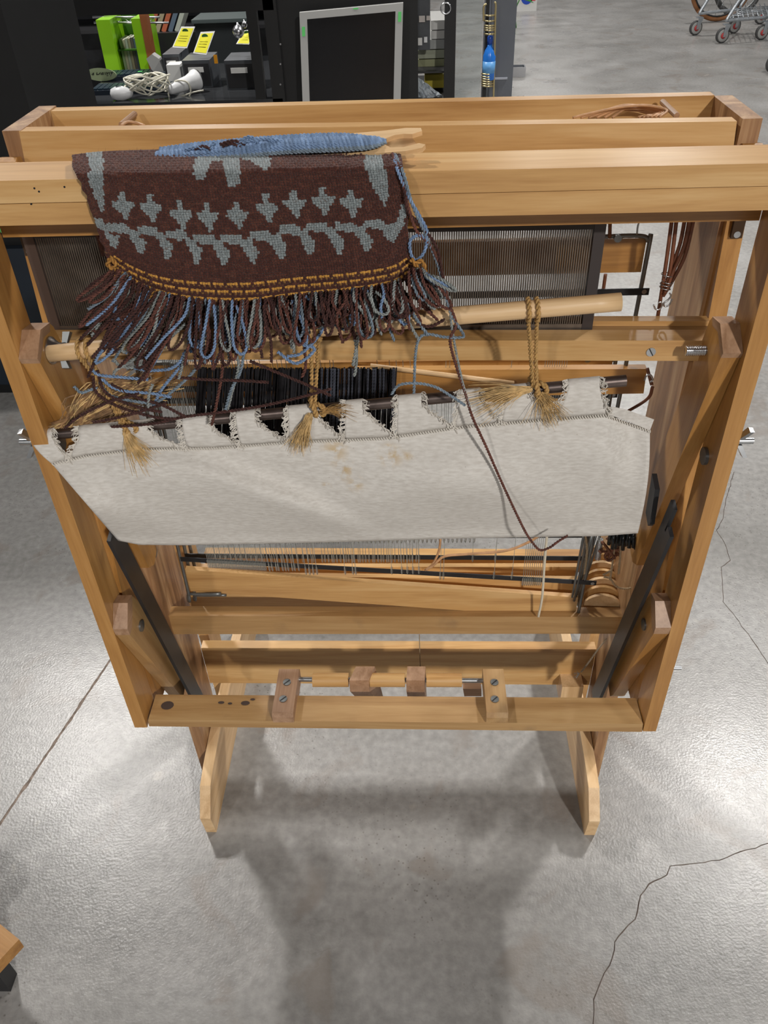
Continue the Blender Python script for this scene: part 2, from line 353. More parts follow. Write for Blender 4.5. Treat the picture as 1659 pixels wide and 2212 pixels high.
# rail A across the castle, rail B at the rear, low rear rails
def prail(name, tl, tr, br, bl, y, dep, mat, zb_=0): return pbar(name, (tl, tr, br, bl), y, dep, mat, loom, .002)
prail('cross_rail', (363, 1330), (1346, 1333), (1343, 1369), (372, 1370), .9305, .022, WOODS)
bar('rear_rail', V((-.3704, 1.031, .2945)), V((.3704, 1.031, .2890)), V((.3704, 1.031, .187)), V((-.3704, 1.031, .192)), .019, WOOD, loom, .002)
prail('lower_lam', (408, 1258), (1236, 1264), (1234, 1316), (414, 1316), 1.014, .012, WOOD)
prail('back_rail', (440, 1199), (1262, 1203), (1258, 1236), (448, 1238), 1.062, .02, WOOD)
# feet
for s in (-1, 1):
    dz = 0
    q = [(.826, 0), (1.36, 0), (1.375, .055), (1.33, .112), (1.20, .125), (.97, .125), (.90, .118), (.857, .108), (.8175, .062)]
    plate('foot', q, s*.3497, s*.3695, WOODP, loom, (0, 1, 0), .0028)
    plate('rear_leg', [(1.10, .03), (1.16, .03), (1.12, .62), (1.06, .62)], s*.3705, s*.3895, WOOD, loom, (0, 0, 1), .003)
    c = V((s*.3497, 1.06, .08)); cyl('foot_bolt', c, c-V((s*.004, 0, 0)), .009, STEEL, loom, bevel=.001)
# swinging arms
for s in (-1, 1):
    dz = .006 if s < 0 else -.004; dy = -.007 if s < 0 else 0
    q = [(.765+dy, 1.039+dz), (.762+dy, 1.046+dz), (.787+dy, 1.066+dz), (.812+dy, 1.062+dz), (.818+dy, 1.055+dz), (.862, .90), (.925, .665), (.918, .640), (.895, .632), (.874, .645), (.868, .672)]
    plate('beater_arm', q, s*X0, s*X1, WOODO, loom, (0, .15, -1), .0035)
    # end grain cap is a little browner: a veneer-thin block glued to the arm top
    e = [(.764+dy, 1.0395+dz), (.761+dy, 1.0465+dz), (.787+dy, 1.0668+dz), (.812+dy, 1.0628+dz), (.806+dy, 1.055+dz), (.788+dy, 1.057+dz)]
    plate('arm_end_grain', e, s*(X0-.0004), s*(X1+.0004), WOODB, loom, (0, 1, 0), .0012)
    q = [(.757, .628), (.755, .642), (.778, .668), (.797, .664), (.806, .648), (.918, .40), (.905, .375), (.866, .36), (.855, .375)]
    plate('lower_arm', q, s*(X0+.0), s*X1, WOODO if s > 0 else WOODS, loom, (0, .35, -1), .0035)
    e = [(.7565, .6285), (.7545, .6425), (.7778, .669), (.797, .665), (.788, .652), (.770, .632)]
    plate('arm_end_grain', e, s*(X0-.0004), s*(X1+.0004), WOODB, loom, (0, 1, 0), .0012)
    c = V((s*X0, .795, .606)); cyl('bolt_head', c+V((s*.001, 0, 0)), c-V((s*.0025, 0, 0)), .0085, GREYM, loom, bevel=.001)
    # black folding strap
    y0, z0, y1, z1 = (.765, .81, .905, .30) if s > 0 else (.775, .80, .898, .30)
    dv = V((0, y1-y0, z1-z0)).normalized(); nv = V((0, -dv.z, dv.y))*.0165
    A_, B_ = V((0, y0, z0)), V((0, y1, z1)); pl = [A_-nv, A_+nv, B_+nv, B_-nv]
    if s > 0:
        A2 = A_-dv*.045
        pl = [A_-nv, A_-nv*.1, A_-nv*.1-dv*-.012, A_+nv*.1+dv*.012, A_+nv*.1-dv*.03, A_+nv-dv*.03, B_+nv, B_-nv]
    plate('folding_strap', [(p.y, p.z) for p in pl], s*.3465, s*.3415, BLACKM, loom, dv, .0006)
cyl('bolt_head', (-.3705, .938, .62), (-.366, .938, .62), .0095, GREYM, loom, bevel=.001)
# stud on the right arm, wing nut on the left arm
c = P(1525, 757, x=X0); bm = bmesh.new(); n_ = 90
sweep(bm, [c+V((-.022+.022*i/40, 0, 0)) for i in range(41)], lambda t: .0046+.0009*math.sin(t*40*math.pi*.5*1.0), 14)
finish('threaded_stud', bm, CHROME, loom, smooth=True)
c = P(110, 757, x=-X0)
bm = bmesh.new(); sweep(bm, [c+V((x, 0, 0)) for x in (0, .002, .004, .010, .016)], lambda t: (.0155, .0150, .0125, .008, .0085)[round(t*4)], 24)
finish('wing_nut_base', bm, CHROME, loom, smooth=True)
bm = bmesh.new()
for q in (-1, 1): hexa(bm, [c+V((.012, q*.003, q*.004)), c+V((.017, q*.003, q*.004)), c+V((.017, q*.010, q*.003)), c+V((.012, q*.010, q*.003))], [c+V((.014, q*.010, q*.017)), c+V((.022, q*.010, q*.017)), c+V((.022, q*.016, q*.013)), c+V((.014, q*.016, q*.013))])
bev(bm, .0015); finish('wing', bm, GREYM, loom)

# beater rail (sley) with reed
yr = .824
TL, TR, BR, BL = P(118, 735, y=yr), P(1538, 736, y=yr), P(1534, 780, y=yr), P(128, 776, y=yr)
for q_ in (TL, BL): q_.x = -.3735
for q_ in (TR, BR): q_.x = .3735
bar('beater_rail', TL, TR, BR, BL, .026, WOOD, loom, .0025)
tl, tr = TL+V((0, .026, .002)), TR+V((0, .026, .002))
tl.y = tr.y = yr+.026; dn = V((0, 0, .022))
bar('rail_groove_floor', tl-V((0, 0, .0045)), tr-V((0, 0, .0045)), tr-dn, tl-dn, .015, WOODS, loom, .0008)
bar('rail_back_lip', tl+V((0, .0155, .0012)), tr+V((0, .0155, .0012)), tr-V((0, -.0155, .036)), tl-V((0, -.0155, .036)), .013, WOOD, loom, .0015)
for px, py in ((1406, 760),):
    c = P(px, py, y=yr); cyl('rail_screw', c, c-V((0, .0012, 0)), .0052, STEEL, loom, 20, bevel=.0006)
    bm = bmesh.new(); q = c-V((0, .0013, 0)); u = V((.5, 0, -.85))*.005; v = V((.85, 0, .5))*.0006
    hexa(bm, [q-u-v, q+u-v, q+u+v, q-u+v], [p-V((0, .0003, 0)) for p in (q-u-v, q+u-v, q+u+v, q-u+v)]); finish('screw_slot', bm, BLACKM, loom)
bm = bmesh.new(); c = P(188, 714, y=yr+.005); c.y = yr+.013; c.z = TL.z-.0001
bm.faces.new([bm.verts.new(c+V((.009*math.cos(k*.5)*(1+.5*noise.noise(V((k, 2, 0)))), .0035*math.sin(k*.5), .0012))) for k in range(12)]); finish('rail_stain', bm, STN, loom)
yd = .8560
REEDM = plain('reed_steel', (.17, .14, .115), .42, .75, .3, 40)
REEDD = plain('reed_dark_band', (.035, .028, .024), .6, .2)
rTL, rTR, rBR, rBL = P(22, 490, y=yd), P(1296, 478, y=yd), P(1268, 706, y=yd), P(86, 704, y=yd)
xl, xr = -.3735, (rTR.x+rBR.x)/2
def rz_(x, top): 
    f = (x-xl)/(xr-xl); return (1.1545-.004*f) if top else (1.0395-.009*f)
def rbox(bm, x0, x1, z00, z01, z10, z11, y0, y1):  # bottom-left, bottom-right, top-left, top-right
    hexa(bm, [V((x0, y0, z00)), V((x1, y0, z01)), V((x1, y0, z11)), V((x0, y0, z10))], [V((x0, y1, z00)), V((x1, y1, z01)), V((x1, y1, z11)), V((x0, y1, z10))])
bm = bmesh.new(); rbox(bm, xl, xr, rz_(xl, 1)-.011, rz_(xr, 1)-.011, rz_(xl, 1)+.004, rz_(xr, 1)+.004, yd-.003, yd+.006); bev(bm, .0015)
reed = finish('reed', bm, REEDD, loom, label='dark steel reed of fine upright wires')
bm = bmesh.new(); rbox(bm, xl, xr, rz_(xl, 0)-.006, rz_(xr, 0)-.006, rz_(xl, 0)+.002, rz_(xr, 0)+.002, yd-.003, yd+.006); bev(bm, .001)
finish('reed_band', bm, REEDM, reed)
for x in (xl, xr):
    bm = bmesh.new(); rbox(bm, x-.006, x+.006, rz_(x, 0)-.005, rz_(x, 0)-.005, rz_(x, 1)+.002, rz_(x, 1)+.002, yd-.0035, yd+.0065); bev(bm, .001)
    finish('reed_end_bar', bm, plain('reed_end', (.10, .065, .05) if x < 0 else (.05, .04, .038), .5, .3), reed, (0, 0, 1))
bm = bmesh.new(); nd = 240
for i in range(nd):
    x = xl+.008+(xr-xl-.016)*i/(nd-1)
    rbox(bm, x-.0006, x+.0006, rz_(x, 0), rz_(x, 0), rz_(x, 1)-.010, rz_(x, 1)-.010, yd-.0015, yd+.004)
finish('reed_dents', bm, REEDM, reed, kind='stuff')

# harnesses: each a wooden top and bottom bar, steel side rods, flat heddle bars and wire heddles
def harness(y, top_l, top_r, zt0, bot, zhead, lowbar, wires, first=False):
    """top bar: x extent / z; bot: bottom bar (zl, zr, xl, xr, height); lowbar: (zl, zr)"""
    bm = bmesh.new(); hexa(bm, [V((top_l, y, zt0)), V((top_r, y, zt0)), V((top_r, y, zt0-.041)), V((top_l, y, zt0-.041))], [V((top_l, y+.009, zt0)), V((top_r, y+.009, zt0)), V((top_r, y+.009, zt0-.041)), V((top_l, y+.009, zt0-.041))]); bev(bm, .002)
    h = finish('harness', bm, WOODO, loom)
    zl, zr, bl, br, hh = bot; bm = bmesh.new()
    hexa(bm, [V((bl, y, zl)), V((br, y, zr)), V((br, y, zr-hh)), V((bl, y, zl-hh))], [V((bl, y+.009, zl)), V((br, y+.009, zr)), V((br, y+.009, zr-hh)), V((bl, y+.009, zl-hh))]); bev(bm, .002)
    finish('bottom_bar', bm, WOOD, h)
    for s, xt, xb, zz in ((-1, top_l, bl, zl), (1, top_r, br, zr)):
        r_ = .0028
        tube('side_rod', [V((xt-s*.055, y-.003, zt0+.004)), V((xt-s*.01, y-.003, zt0+.004)), V((xt+s*.001, y-.003, zt0-.002)), V((xt+s*.003, y-.003, zt0-.02)),
                          V(((xt+xb)/2+s*.003, y-.003, (zt0+zz)/2)), V((xb+s*.003, y-.003, zz-hh+.004)), V((xb+s*.001, y-.003, zz-hh-.003)), V((xb-s*.05, y-.003, zz-hh-.003))], r_, GREYM, h, 6, 6)
        cyl('rod_rivet', (xt-s*.035, y-.004, zt0+.003), (xt-s*.035, y-.0085, zt0+.003), .0045, GREYM, h, 12)
    for z0, z1 in ((zhead, zhead), lowbar):
        bm = bmesh.new(); hexa(bm, [V((top_l-.012, y-.006, z0)), V((top_r+.012, y-.006, z1)), V((top_r+.012, y-.006, z1-.0085)), V((top_l-.012, y-.006, z0-.0085))],
              [V((top_l-.012, y-.0045, z0)), V((top_r+.012, y-.0045, z1)), V((top_r+.012, y-.0045, z1-.0085)), V((top_l-.012, y-.0045, z0-.0085))]); bev(bm, .0005)
        hb = finish('heddle_bar', bm, BLACKM, h)
        c = V((top_r+.006, y-.0062, z1-.004)); cyl('bar_hole', c, c-V((0, .0006, 0)), .003, STEEL, hb, 10)
    bm = bmesh.new()
    for x, zlow, lean in wires:
        zt_ = zhead-.002; pts = [V((x-lean, y-.0078, zt_)), V((x-lean*.5, y-.0078, (zt_+zlow)/2+.01)), V((x-lean*.5+.0012, y-.0078, (zt_+zlow)/2)), V((x-lean*.5, y-.0078, (zt_+zlow)/2-.01)), V((x, y-.0078, zlow))]
        sweep(bm, pts, .00045, 3, False)
        sweep(bm, [V((x-.0011, y-.0085, zlow+.016)), V((x-.0014, y-.0085, zlow+.004)), V((x, y-.0085, zlow-.001)), V((x+.0014, y-.0085, zlow+.004)), V((x+.0011, y-.0085, zlow+.016))], .00045, 3, False)
    finish('heddles', bm, HEDM, h, kind='stuff')
    return h
HEDM = plain('heddle_wire', (.42, .44, .42), .4, .9)
def xs_at(y, lst, z=.58): return [CAM.x+(ray(px, 1210)*((y-0)/ray(px, 1210).y)).x for px in lst]
y1 = .944
pxs = [452+3.3*i for i in range(38)]+[583+7*i+random.uniform(-2, 2) for i in range(10)]
w1 = [(x, .588-.0002*i, 0) for i, x in enumerate(xs_at(y1, pxs[:38]))]+[(x, .580, .02) for x in xs_at(y1, pxs[38:])]
w1 += [(x, .572, .012) for x in xs_at(y1, [660, 668, 676, 684, 745, 762, 768, 846, 868, 880, 892, 905])]+[(x, .560, -.004) for x in xs_at(y1, [951, 958, 1068, 1107])]+[(x, .546, 0) for x in xs_at(y1, [1132+4.3*i for i in range(10)])]
harness(y1, -.318, .309, 1.095, (.5765, .5105, -.329,   .298, .048), 1.036, (.608, .552), w1)
y2 = .972
w2 = [(x, .572, random.uniform(-.006, .006)) for x in xs_at(y2, [470+11*i for i in range(20)]+[700+6.2*i+random.uniform(-2, 2) for i in range(34)]+[1020, 1068])]
harness(y2, -.32, .30, .925, (.538, .523, -.33, .303, .040), .895, (.590, .579), w2)
y3 = 1.0
w3 = [(x, .588, 0) for x in xs_at(y3, [440+5*i for i in range(60)]+[760+9*i for i in range(30)])]
harness(y3, -.325, .308, .885, (.530, .526, -.33, .306, .045), .86, (.605, .603), w3)
# extra steel rods bundled at the right end
for i in range(5):
    a_, b_ = P(1262+9*i, 1150, y=.925+.006*i), P(1236+4*i, 1290+(i % 2)*8, y=.935+.006*i)
    tube('lift_rod', [a_, b_], .0019, GREYM, loom, 4, 6)
# warp: dark threads behind the apron
bm = bmesh.new()
for i in range(300):
    t = i/299; px = 430+425*t+random.uniform(-2, 2); y = .905+.03*random.random()
    a_ = P(px, 796+random.uniform(-3, 3), y=y); b_ = P(px-8+random.uniform(-4, 4), 960, y=.90)
    sweep(bm, [a_, b_], .0012, 4, False)
finish('warp_threads', bm, YK, loom, kind='stuff', label='black warp threads')
bm = bmesh.new()
for i in range(26):
    px = 690+165*random.random(); y = .900; a_ = P(px, 797, y=y); b_ = P(px-4, 950, y=y)
    twist(bm, [a_, a_.lerp(b_, .5), b_], .0012, .009)
finish('warp_threads', bm, plain('dark_blue_warp', (.05, .055, .075), .9), loom, kind='stuff', label='dark blue warp threads')
# lumber seen behind the apron: board and diagonal lath
prail('lam', (770, 800), (1398, 797), (1390, 850), (770, 862), .93, .012, WOODO)
tube('lath', [P(800, 790, y=.92), P(1110, 828, y=.92)], .0032, WOODP, loom, 3, 6)

# hanging brown leather cords with hooks
def cords(lst, r=.0021, mat=CORD):
    for pts in lst: tube('leather_cord', pts, r, mat, loom, 8, 6)
yk = .885
cords([[P(1452, 470, y=yk), P(1440, 560, y=yk), P(1430, 625, y=yk), P(1418, 700, y=yk+.01), P(1408, 740, y=yk+.02)],
       [P(1462, 470, y=yk-.003), P(1448, 580, y=yk-.003), P(1434, 632, y=yk)],
       [P(1480, 470, y=yk), P(1468, 530, y=yk), P(1446, 590, y=yk), P(1436, 635, y=yk-.004)],
       [P(1490, 470, y=yk-.004), P(1478, 530, y=yk-.004), P(1452, 592, y=yk-.004), P(1440, 628, y=yk-.006)],
       [P(1499, 470, y=yk), P(1480, 550, y=yk), P(1456, 600, y=yk), P(1432, 640, y=yk)],
       [P(1318, 470, y=.915), P(1317, 512, y=.935)], [P(1308, 592, y=.96), P(1303, 628, y=.96)],
       [P(1410, 835, y=.90), P(1398, 862, y=.90), P(1345, 895, y=.905)], [P(1398, 795, y=.91), P(1408, 832, y=.9)]])
for k, (px, py) in enumerate(((1440, 597), (1441, 612), (1437, 618), (1436, 625))):
    c = P(px, py, y=yk-.004)
    tube('wire_wrap', [c+V((.006*math.cos(q), .006*math.sin(q), .003*math.sin(q*.5))) for q in [i*.7 for i in range(11)]], .0006, STEEL, loom, 3, 5)
tube('s_hook', [P(*p, y=yk-.006) for p in ((1447, 633), (1449, 640), (1443, 648), (1434, 655), (1436, 662), (1446, 658), (1452, 646))], .0010, CHROME, loom, 5, 6)
tube('s_hook', [P(*p, y=yk-.002) for p in ((1412, 658), (1416, 668), (1424, 668), (1430, 660), (1427, 652), (1422, 655))], .0010, CHROME, loom, 5, 6)
tube('wire_hook', [P(*p, y=.93) for p in ((1384, 472), (1378, 488), (1376, 506))], .0010, STEEL, loom, 5, 6)
tube('screw_eye', [P(*p, y=.94) for p in ((1325, 690), (1328, 687), (1334, 686), (1340, 691))], .0011, STEEL, loom, 5, 6)
tube('screw_eye', [P(*p, y=.90) for p in ((1392, 822), (1396, 812), (1405, 810), (1410, 820), (1404, 826))], .0011, STEEL, loom, 5, 6)
# coil of tan cord in the castle top and the pegs it hangs on
for k in range(6):
    e = k*.004
    tube('cord_coil', [P(1238+17*k, 254, y=.940+e), P(1288+12*k, 242-k*1.2, y=.95+e), P(1345+3*k, 231+k*1.6-(k % 2)*5, y=.96+e), P(1398, 228+k*3.2, y=.965+e), P(1440-k*4, 238+k*1.5, y=.955+e), P(1425-9*k, 253, y=.94+e)], .0015, CORDL, loom, 6, 6)
tube('cord_coil', [P(262, 272, y=.93), P(275, 264, y=.95), P(295, 266, y=.955), P(312, 272, y=.95)], .0018, CORDL, loom, 6, 6)
for a_, b_ in (((1431, 220), (1462, 250)), ((291, 246), (262, 270))):
    p0, p1 = P(*a_, y=.982), P(*b_, y=.94); cyl('cord_peg', p0, p1, .0032, WOODB, loom, 10)
# stack of wooden pulley discs, spring, knotted cords at the right end
for k in range(7):
    c = P(1300, 1318, y=.962)+V((.002*k, .0165*k, .004*k)); r = .034-.0006*k
    nrm = V((-.12, -1, .06)).normalized()
    cyl('pulley_disc', c-nrm*.003, c+nrm*.003, r, WOODP if k % 2 == 0 else WOOD, loom, 32, bevel=.0012)
for pts in ([(1262, 1140), (1268, 1190), (1262, 1240)], [(1330, 1145), (1325, 1200), (1318, 1252)], [(1336, 1140), (1340, 1190), (1336, 1240)], [(1305, 1246), (1318, 1250), (1330, 1266), (1350, 1272), (1378, 1266)], [(1303, 1242), (1314, 1236), (1322, 1230)]):
    yarn('white_cord', [P(*p, y=.922) for p in pts], .0018, plain('tan_string', (.45, .33, .20), .8), loom, .006)
bm = bmesh.new(); a_, b_ = P(1297, 1165, y=.93), P(1291, 1208, y=.935); n_ = 150
sweep(bm, [a_.lerp(b_, i/n_)+V((.0042*math.cos(i*.9), .0042*math.sin(i*.9), 0)) for i in range(n_+1)], .0007, 4); finish('spring', bm, CHROME, loom, smooth=True)
bm = bmesh.new(); c = P(1355, 1165, y=.905)
for k in range(16):
    sweep(bm, [c+V((-.024+.003*k+random.uniform(-.002, .002), random.uniform(-.008, .008), .014)), c+V((-.024+.003*k, random.uniform(-.01, .01), -.014+random.uniform(-.004, .006)))], .0028, 6)
finish('wrapped_strap', bm, plain('black_vinyl', (.012, .016, .018), .25), loom, smooth=True)
bm = bmesh.new(); c = P(1318, 1185, y=.925)
for k in range(7):
    q = [c+V((random.uniform(-.015, .02), random.uniform(-.008, .008), random.uniform(-.02, .02))) for _ in range(4)]; sweep(bm, spline(q, 6), .0022, 5)
finish('knotted_cord', bm, CORD, loom, smooth=True)
plate('metal_lug', [(.80, .838), (.822, .846), (.815, .79), (.797, .783), (.792, .79)], .336, .330, BLACKM, loom, (0, 0, 1), .001)
# strings
yarn('white_cord', [P(1182, 1150, y=.90), P(1176, 1220, y=.905), P(1171, 1290, y=.915), P(1163, 1332, y=.925)], .0019, plain('white_braid', (.62, .56, .44), .8), loom, .006, 8, 3)
tube('white_cord', [P(906, 1371, y=.95), P(907, 1420, y=.93), P(909, 1460, y=.86)], .0008, plain('thin_string', (.30, .22, .13), .8), loom, 4, 5)
yarn('white_cord', [P(1310, 1380, y=.95), P(1290, 1405, y=.95), P(1272, 1430, y=.95), P(1255, 1452, y=.955)], .0016, plain('old_white_string', (.52, .42, .30), .8), loom, .006)
for k in range(8):
    c = P(1252, 1455, y=.955); tube('string_fray', [c, c+V((random.uniform(-.014, .004), -.002, random.uniform(-.012, .01)))], .0004, WHITE, loom, 2, 4)
tube('leather_cord', [P(*p, y=.89) for p in ((952, 1160), (948, 1190), (935, 1218), (918, 1232))], .0017, CORDL, loom, 6, 6)
tube('leather_cord', [P(*p, y=.888) for p in ((1175, 1150), (1140, 1172), (1090, 1190), (1010, 1197), (960, 1202), (935, 1222), (920, 1231))], .0019, CORDL, loom, 6, 6)
# rear right floor clutter seen under the loom
box('wood_block', tuple(P(1212, 1500, y=1.0)-V((0, 0, .03))), tuple(P(1262, 1478, y=1.0)+V((0, .05, -.008))), WOODP, loom, .003)

# apron rod, canvas apron, dowel, jute ties
def rod_y(px): return .762+.004*math.sin(px*.004)
Ra, Rb = P(118, 938, y=.765), P(1352, 822, y=.765); RAD = .0062
cyl('apron_rod', Ra, Rb, RAD, DSTEEL, loom, 20, bevel=.0006)
Da, Db = P(107, 764, y=.744), P(1341, 652, y=.744)
bm = bmesh.new(); n_ = 24
sweep(bm, [Da.lerp(Db, i/n_)+V((0, 0, .0015*math.sin(math.pi*i/n_))) for i in range(n_+1)], lambda t: .0088 if t > .03 else .0084, 20); finish('dowel', bm, WOOD if False else WOODP, loom, Db-Da, smooth=True, label='pale round wooden dowel tied on with jute')
# apron: px outline
top_pts = [(66, 940), (118, 942), (300, 921), (500, 902), (700, 883), (900, 862), (1100, 843), (1300, 826), (1330, 880), (1413, 905)]
def interp(pts, t):
    x = pts[0][0]+(pts[-1][0]-pts[0][0])*t
    for (a0, b0), (a1, b1) in zip(pts, pts[1:]):
        if x <= a1: return x, b0+(b1-b0)*(x-a0)/(a1-a0)
    return pts[-1]
def apx(u, v):           # v=0 seam .. 1 bottom; returns photo pixel + depth
    sx = 112+(1404-112)*u
    seam = [(112, 1002), (180, 985), (300, 970), (470, 967), (620, 955), (830, 946), (1000, 921), (1150, 908), (1310, 896), (1404, 930)]
    sy = interp([(a, b) for a, b in seam], u)[1]
    bx = 255+(1378-255)*u; by = interp([(255, 1168), (300, 1177), (400, 1178), (700, 1172), (1000, 1163), (1300, 1158), (1378, 1152)], u)[1]
    lm = 0
    x = sx+(bx-sx)*v; y = sy+(by-sy)*v
    x += -14*math.sin(math.pi*v)*(1-u)**6*0 + 8*math.sin(math.pi*v)*u**8
    d = .757-.016*math.sin(math.pi*min(1, v*1.1))-.006*math.sin(u*9+v*4)*math.sin(math.pi*v)-.007*math.sin(u*17-v*7)*v*(1-v)*2
    d += .038*max(0, v-.55)**1.5*1.6
    # soft diagonal folds
    d -= .006*math.exp(-((u-.16-v*.34)/.05)**2)*math.sin(math.pi*v)
    d += .007*math.exp(-((u-.26-v*.28)/.05)**2)*math.sin(math.pi*v)
    d += .012*math.exp(-((u-.965-.02*v)/.03)**2)*math.exp(-((v-.25)/.3)**2)
    if u < .06: d -= .006*(1-u/.06)
    return x, y, d
GAPS = [(118, 178, 150, 958), (335, 412, 405, 958), (470, 531, 520, 948), (573, 645, 626, 950), (702, 769, 744, 940), (805, 880, 856, 936), (930, 1010, 982, 913), (1050, 1105, 1083, 912), (1150, 1232, 1198, 895), (1297, 1340, 1312, 892)]
CANV = None
def canvas_mat():
    m, t, b = nt('canvas'); tc = N(t, 'ShaderNodeTexCoord')
    n = N(t, 'ShaderNodeTexNoise'); n.inputs['Scale'].default_value = 320; n.inputs['Detail'].default_value = 2
    mp = N(t, 'ShaderNodeMapping'); mp.inputs['Scale'].default_value = (.35, 1, 1.2); t.links.new(tc.outputs['Object'], mp.inputs[0]); t.links.new(mp.outputs[0], n.inputs['Vector'])
    n2 = N(t, 'ShaderNodeTexNoise'); n2.inputs['Scale'].default_value = 5; t.links.new(tc.outputs['Object'], n2.inputs['Vector'])
    sp = N(t, 'ShaderNodeTexVoronoi'); sp.inputs['Scale'].default_value = 75; t.links.new(tc.outputs['Object'], sp.inputs['Vector'])
    c = ramp(t, [(.3, (.54, .505, .46)), (.7, (.66, .63, .585))], n.outputs[0])
    spk = ramp(t, [(.035, (.55, .5, .45)), (.075, (1, 1, 1))], sp.outputs['Distance'])
    mul = N(t, 'ShaderNodeMix', data_type='RGBA', blend_type='MULTIPLY'); mul.inputs[0].default_value = .5; t.links.new(c, mul.inputs[6]); t.links.new(spk, mul.inputs[7])
    at = N(t, 'ShaderNodeAttribute', attribute_name='stain')
    n3 = N(t, 'ShaderNodeTexNoise'); n3.inputs['Scale'].default_value = 90; n3.inputs['Detail'].default_value = 5; t.links.new(tc.outputs['Object'], n3.inputs['Vector'])
    mm = N(t, 'ShaderNodeMath', operation='MULTIPLY'); r3 = ramp(t, [(.44, (0, 0, 0)), (.56, (.8, .8, .8))], n3.outputs[0]); t.links.new(at.outputs['Fac'], mm.inputs[0]); t.links.new(r3, mm.inputs[1])
    mx = N(t, 'ShaderNodeMix', data_type='RGBA'); t.links.new(mm.outputs[0], mx.inputs[0]); t.links.new(mul.outputs[2], mx.inputs[6]); mx.inputs[7].default_value = (.50, .36, .19, 1)
    t.links.new(mx.outputs[2], b.inputs['Base Color']); b.inputs['Roughness'].default_value = .9
    bp = N(t, 'ShaderNodeBump'); bp.inputs['Strength'].default_value = .35; bp.inputs['Distance'].default_value = .001; t.links.new(n.outputs[0], bp.inputs['Height']); t.links.new(bp.outputs[0], b.inputs['Normal'])
    return m
CANV = canvas_mat()
STAINS = [(722, 975, 28), (745, 1015, 22), (768, 1045, 17), (845, 985, 25), (705, 1050, 8), (838, 965, 8), (880, 985, 10)]
bm = bmesh.new(); NU, NV = 150, 40; grid = []; stl = bm.verts.layers.float.new('stain')
for i in range(NU+1):
    row = []; u = i/NU
    for jv in range(NV+7):
        v = min(1, jv/NV); x, y, d = apx(u, v); p = P(x, y, y=d)
        if jv > NV:           # tucked under, toward the cloth roller
            k = jv-NV; p = p+V((0, .012*k, -.004*math.sin(k*.5)+.0014*k*k*.4))
        vv = bm.verts.new(p)
        vv[stl] = max([max(0, 1.25-math.hypot(x-a, y-b)/c) for a, b, c in STAINS]+[0]) if jv <= NV else 0
        row.append(vv)
    grid.append(row)
for i in range(NU):
    for jv in range(NV+6): bm.faces.new((grid[i][jv], grid[i+1][jv], grid[i+1][jv+1], grid[i][jv+1]))
apron = finish('canvas_apron', bm, CANV, loom, smooth=True, label='off-white canvas apron with notched tabs and rusty stains')
sm = apron.modifiers.new('s', 'SOLIDIFY'); sm.thickness = .0011
# tabs above the seam wrap the rod
def rod_at(px):
    f = (px-118)/(1352-118); return Ra.lerp(Rb, f)
def rod_py(px): return 938+(822-938)*(px-118)/(1352-118)
edges = [(66, 66)]; prev_top = 66; prev_tip = (70, 1)
tabs = []
lx_top, lx_bot = 66, 112
for (g0, g1, tx, ty) in GAPS:
    tabs.append((lx_top, g0, lx_bot, tx)); lx_top, lx_bot = g1, tx
fray = bmesh.new()
for k, (t0, t1, b0, b1) in enumerate(tabs):
    bm = bmesh.new(); nu, nv = 14, 12; g = []
    for i in range(nu+1):
        f = i/nu; row = []; bx = b0+(b1-b0)*f; tx = t0+(t1-t0)*f
        u = max(0, min(1, (bx-112)/(1404-112))); sx, sy, sd = apx(u, 0)
        base = P(sx, sy, y=sd)
        c = rod_at(tx) 
        rr = RAD+.0016
        tl = GAPS[k-1][3] if k > 0 else 1002; tr_ = GAPS[k][3]
        fz = c+V((0, -rr, -.001))
        for q in range(nv+1):
            if q <= 6: p = base.lerp(fz, q/6)+V((0, -.0025*math.sin(math.pi*q/6), 0))
            else:
                an = math.pi*(q-6)/6*1.15; p = c+V((0, -rr*math.cos(an), rr*math.sin(an)))
            row.append(bm.verts.new(p))
        row.append(bm.verts.new(c+V((0, rr*.6, -.008)))); g.append(row)
    for i in range(nu):
        for q in range(nv+1): bm.faces.new((g[i][q], g[i+1][q], g[i+1][q+1], g[i][q+1]))
    for side, row in ((-1, g[0]), (1, g[-1])):
        if k == 0 and side < 0: continue
        cos = [v.co.copy() for v in row[:10]]
        for a_, b_ in zip(cos, cos[1:]):
            for h_ in range(5):
                p = a_.lerp(b_, random.random()); sweep(fray, spline([p, p+V((side*random.uniform(.001, .006), -random.uniform(.0005, .004), random.uniform(-.004, .003))), p+V((side*random.uniform(.001, .008), -random.uniform(.0005, .004), random.uniform(-.008, .002)))], 2), random.uniform(.0004, .0008), 3, False)
    ob = finish('apron_tab', bm, CANV, apron, smooth=True); s_ = ob.modifiers.new('s', 'SOLIDIFY'); s_.thickness = .0012
# right-hand flap beyond the last tab, folded
bm = bmesh.new(); A_ = [P(1316, 896, y=.755), P(1345, 905, y=.752), P(1404, 930, y=.757)]; B_ = [P(1322, 878, y=.760), P(1350, 884, y=.760), P(1413, 906, y=.762)]
v0 = [bm.verts.new(p) for p in A_]; v1 = [bm.verts.new(p) for p in B_]
for i in range(2): bm.faces.new((v0[i], v0[i+1], v1[i+1], v1[i]))
ob = finish('apron_flap', bm, CANV, apron); s_ = ob.modifiers.new('s', 'SOLIDIFY'); s_.thickness = .0014
finish('frayed_threads', fray, plain('canvas_thread', (.62, .58, .52), .9), apron, kind='stuff')
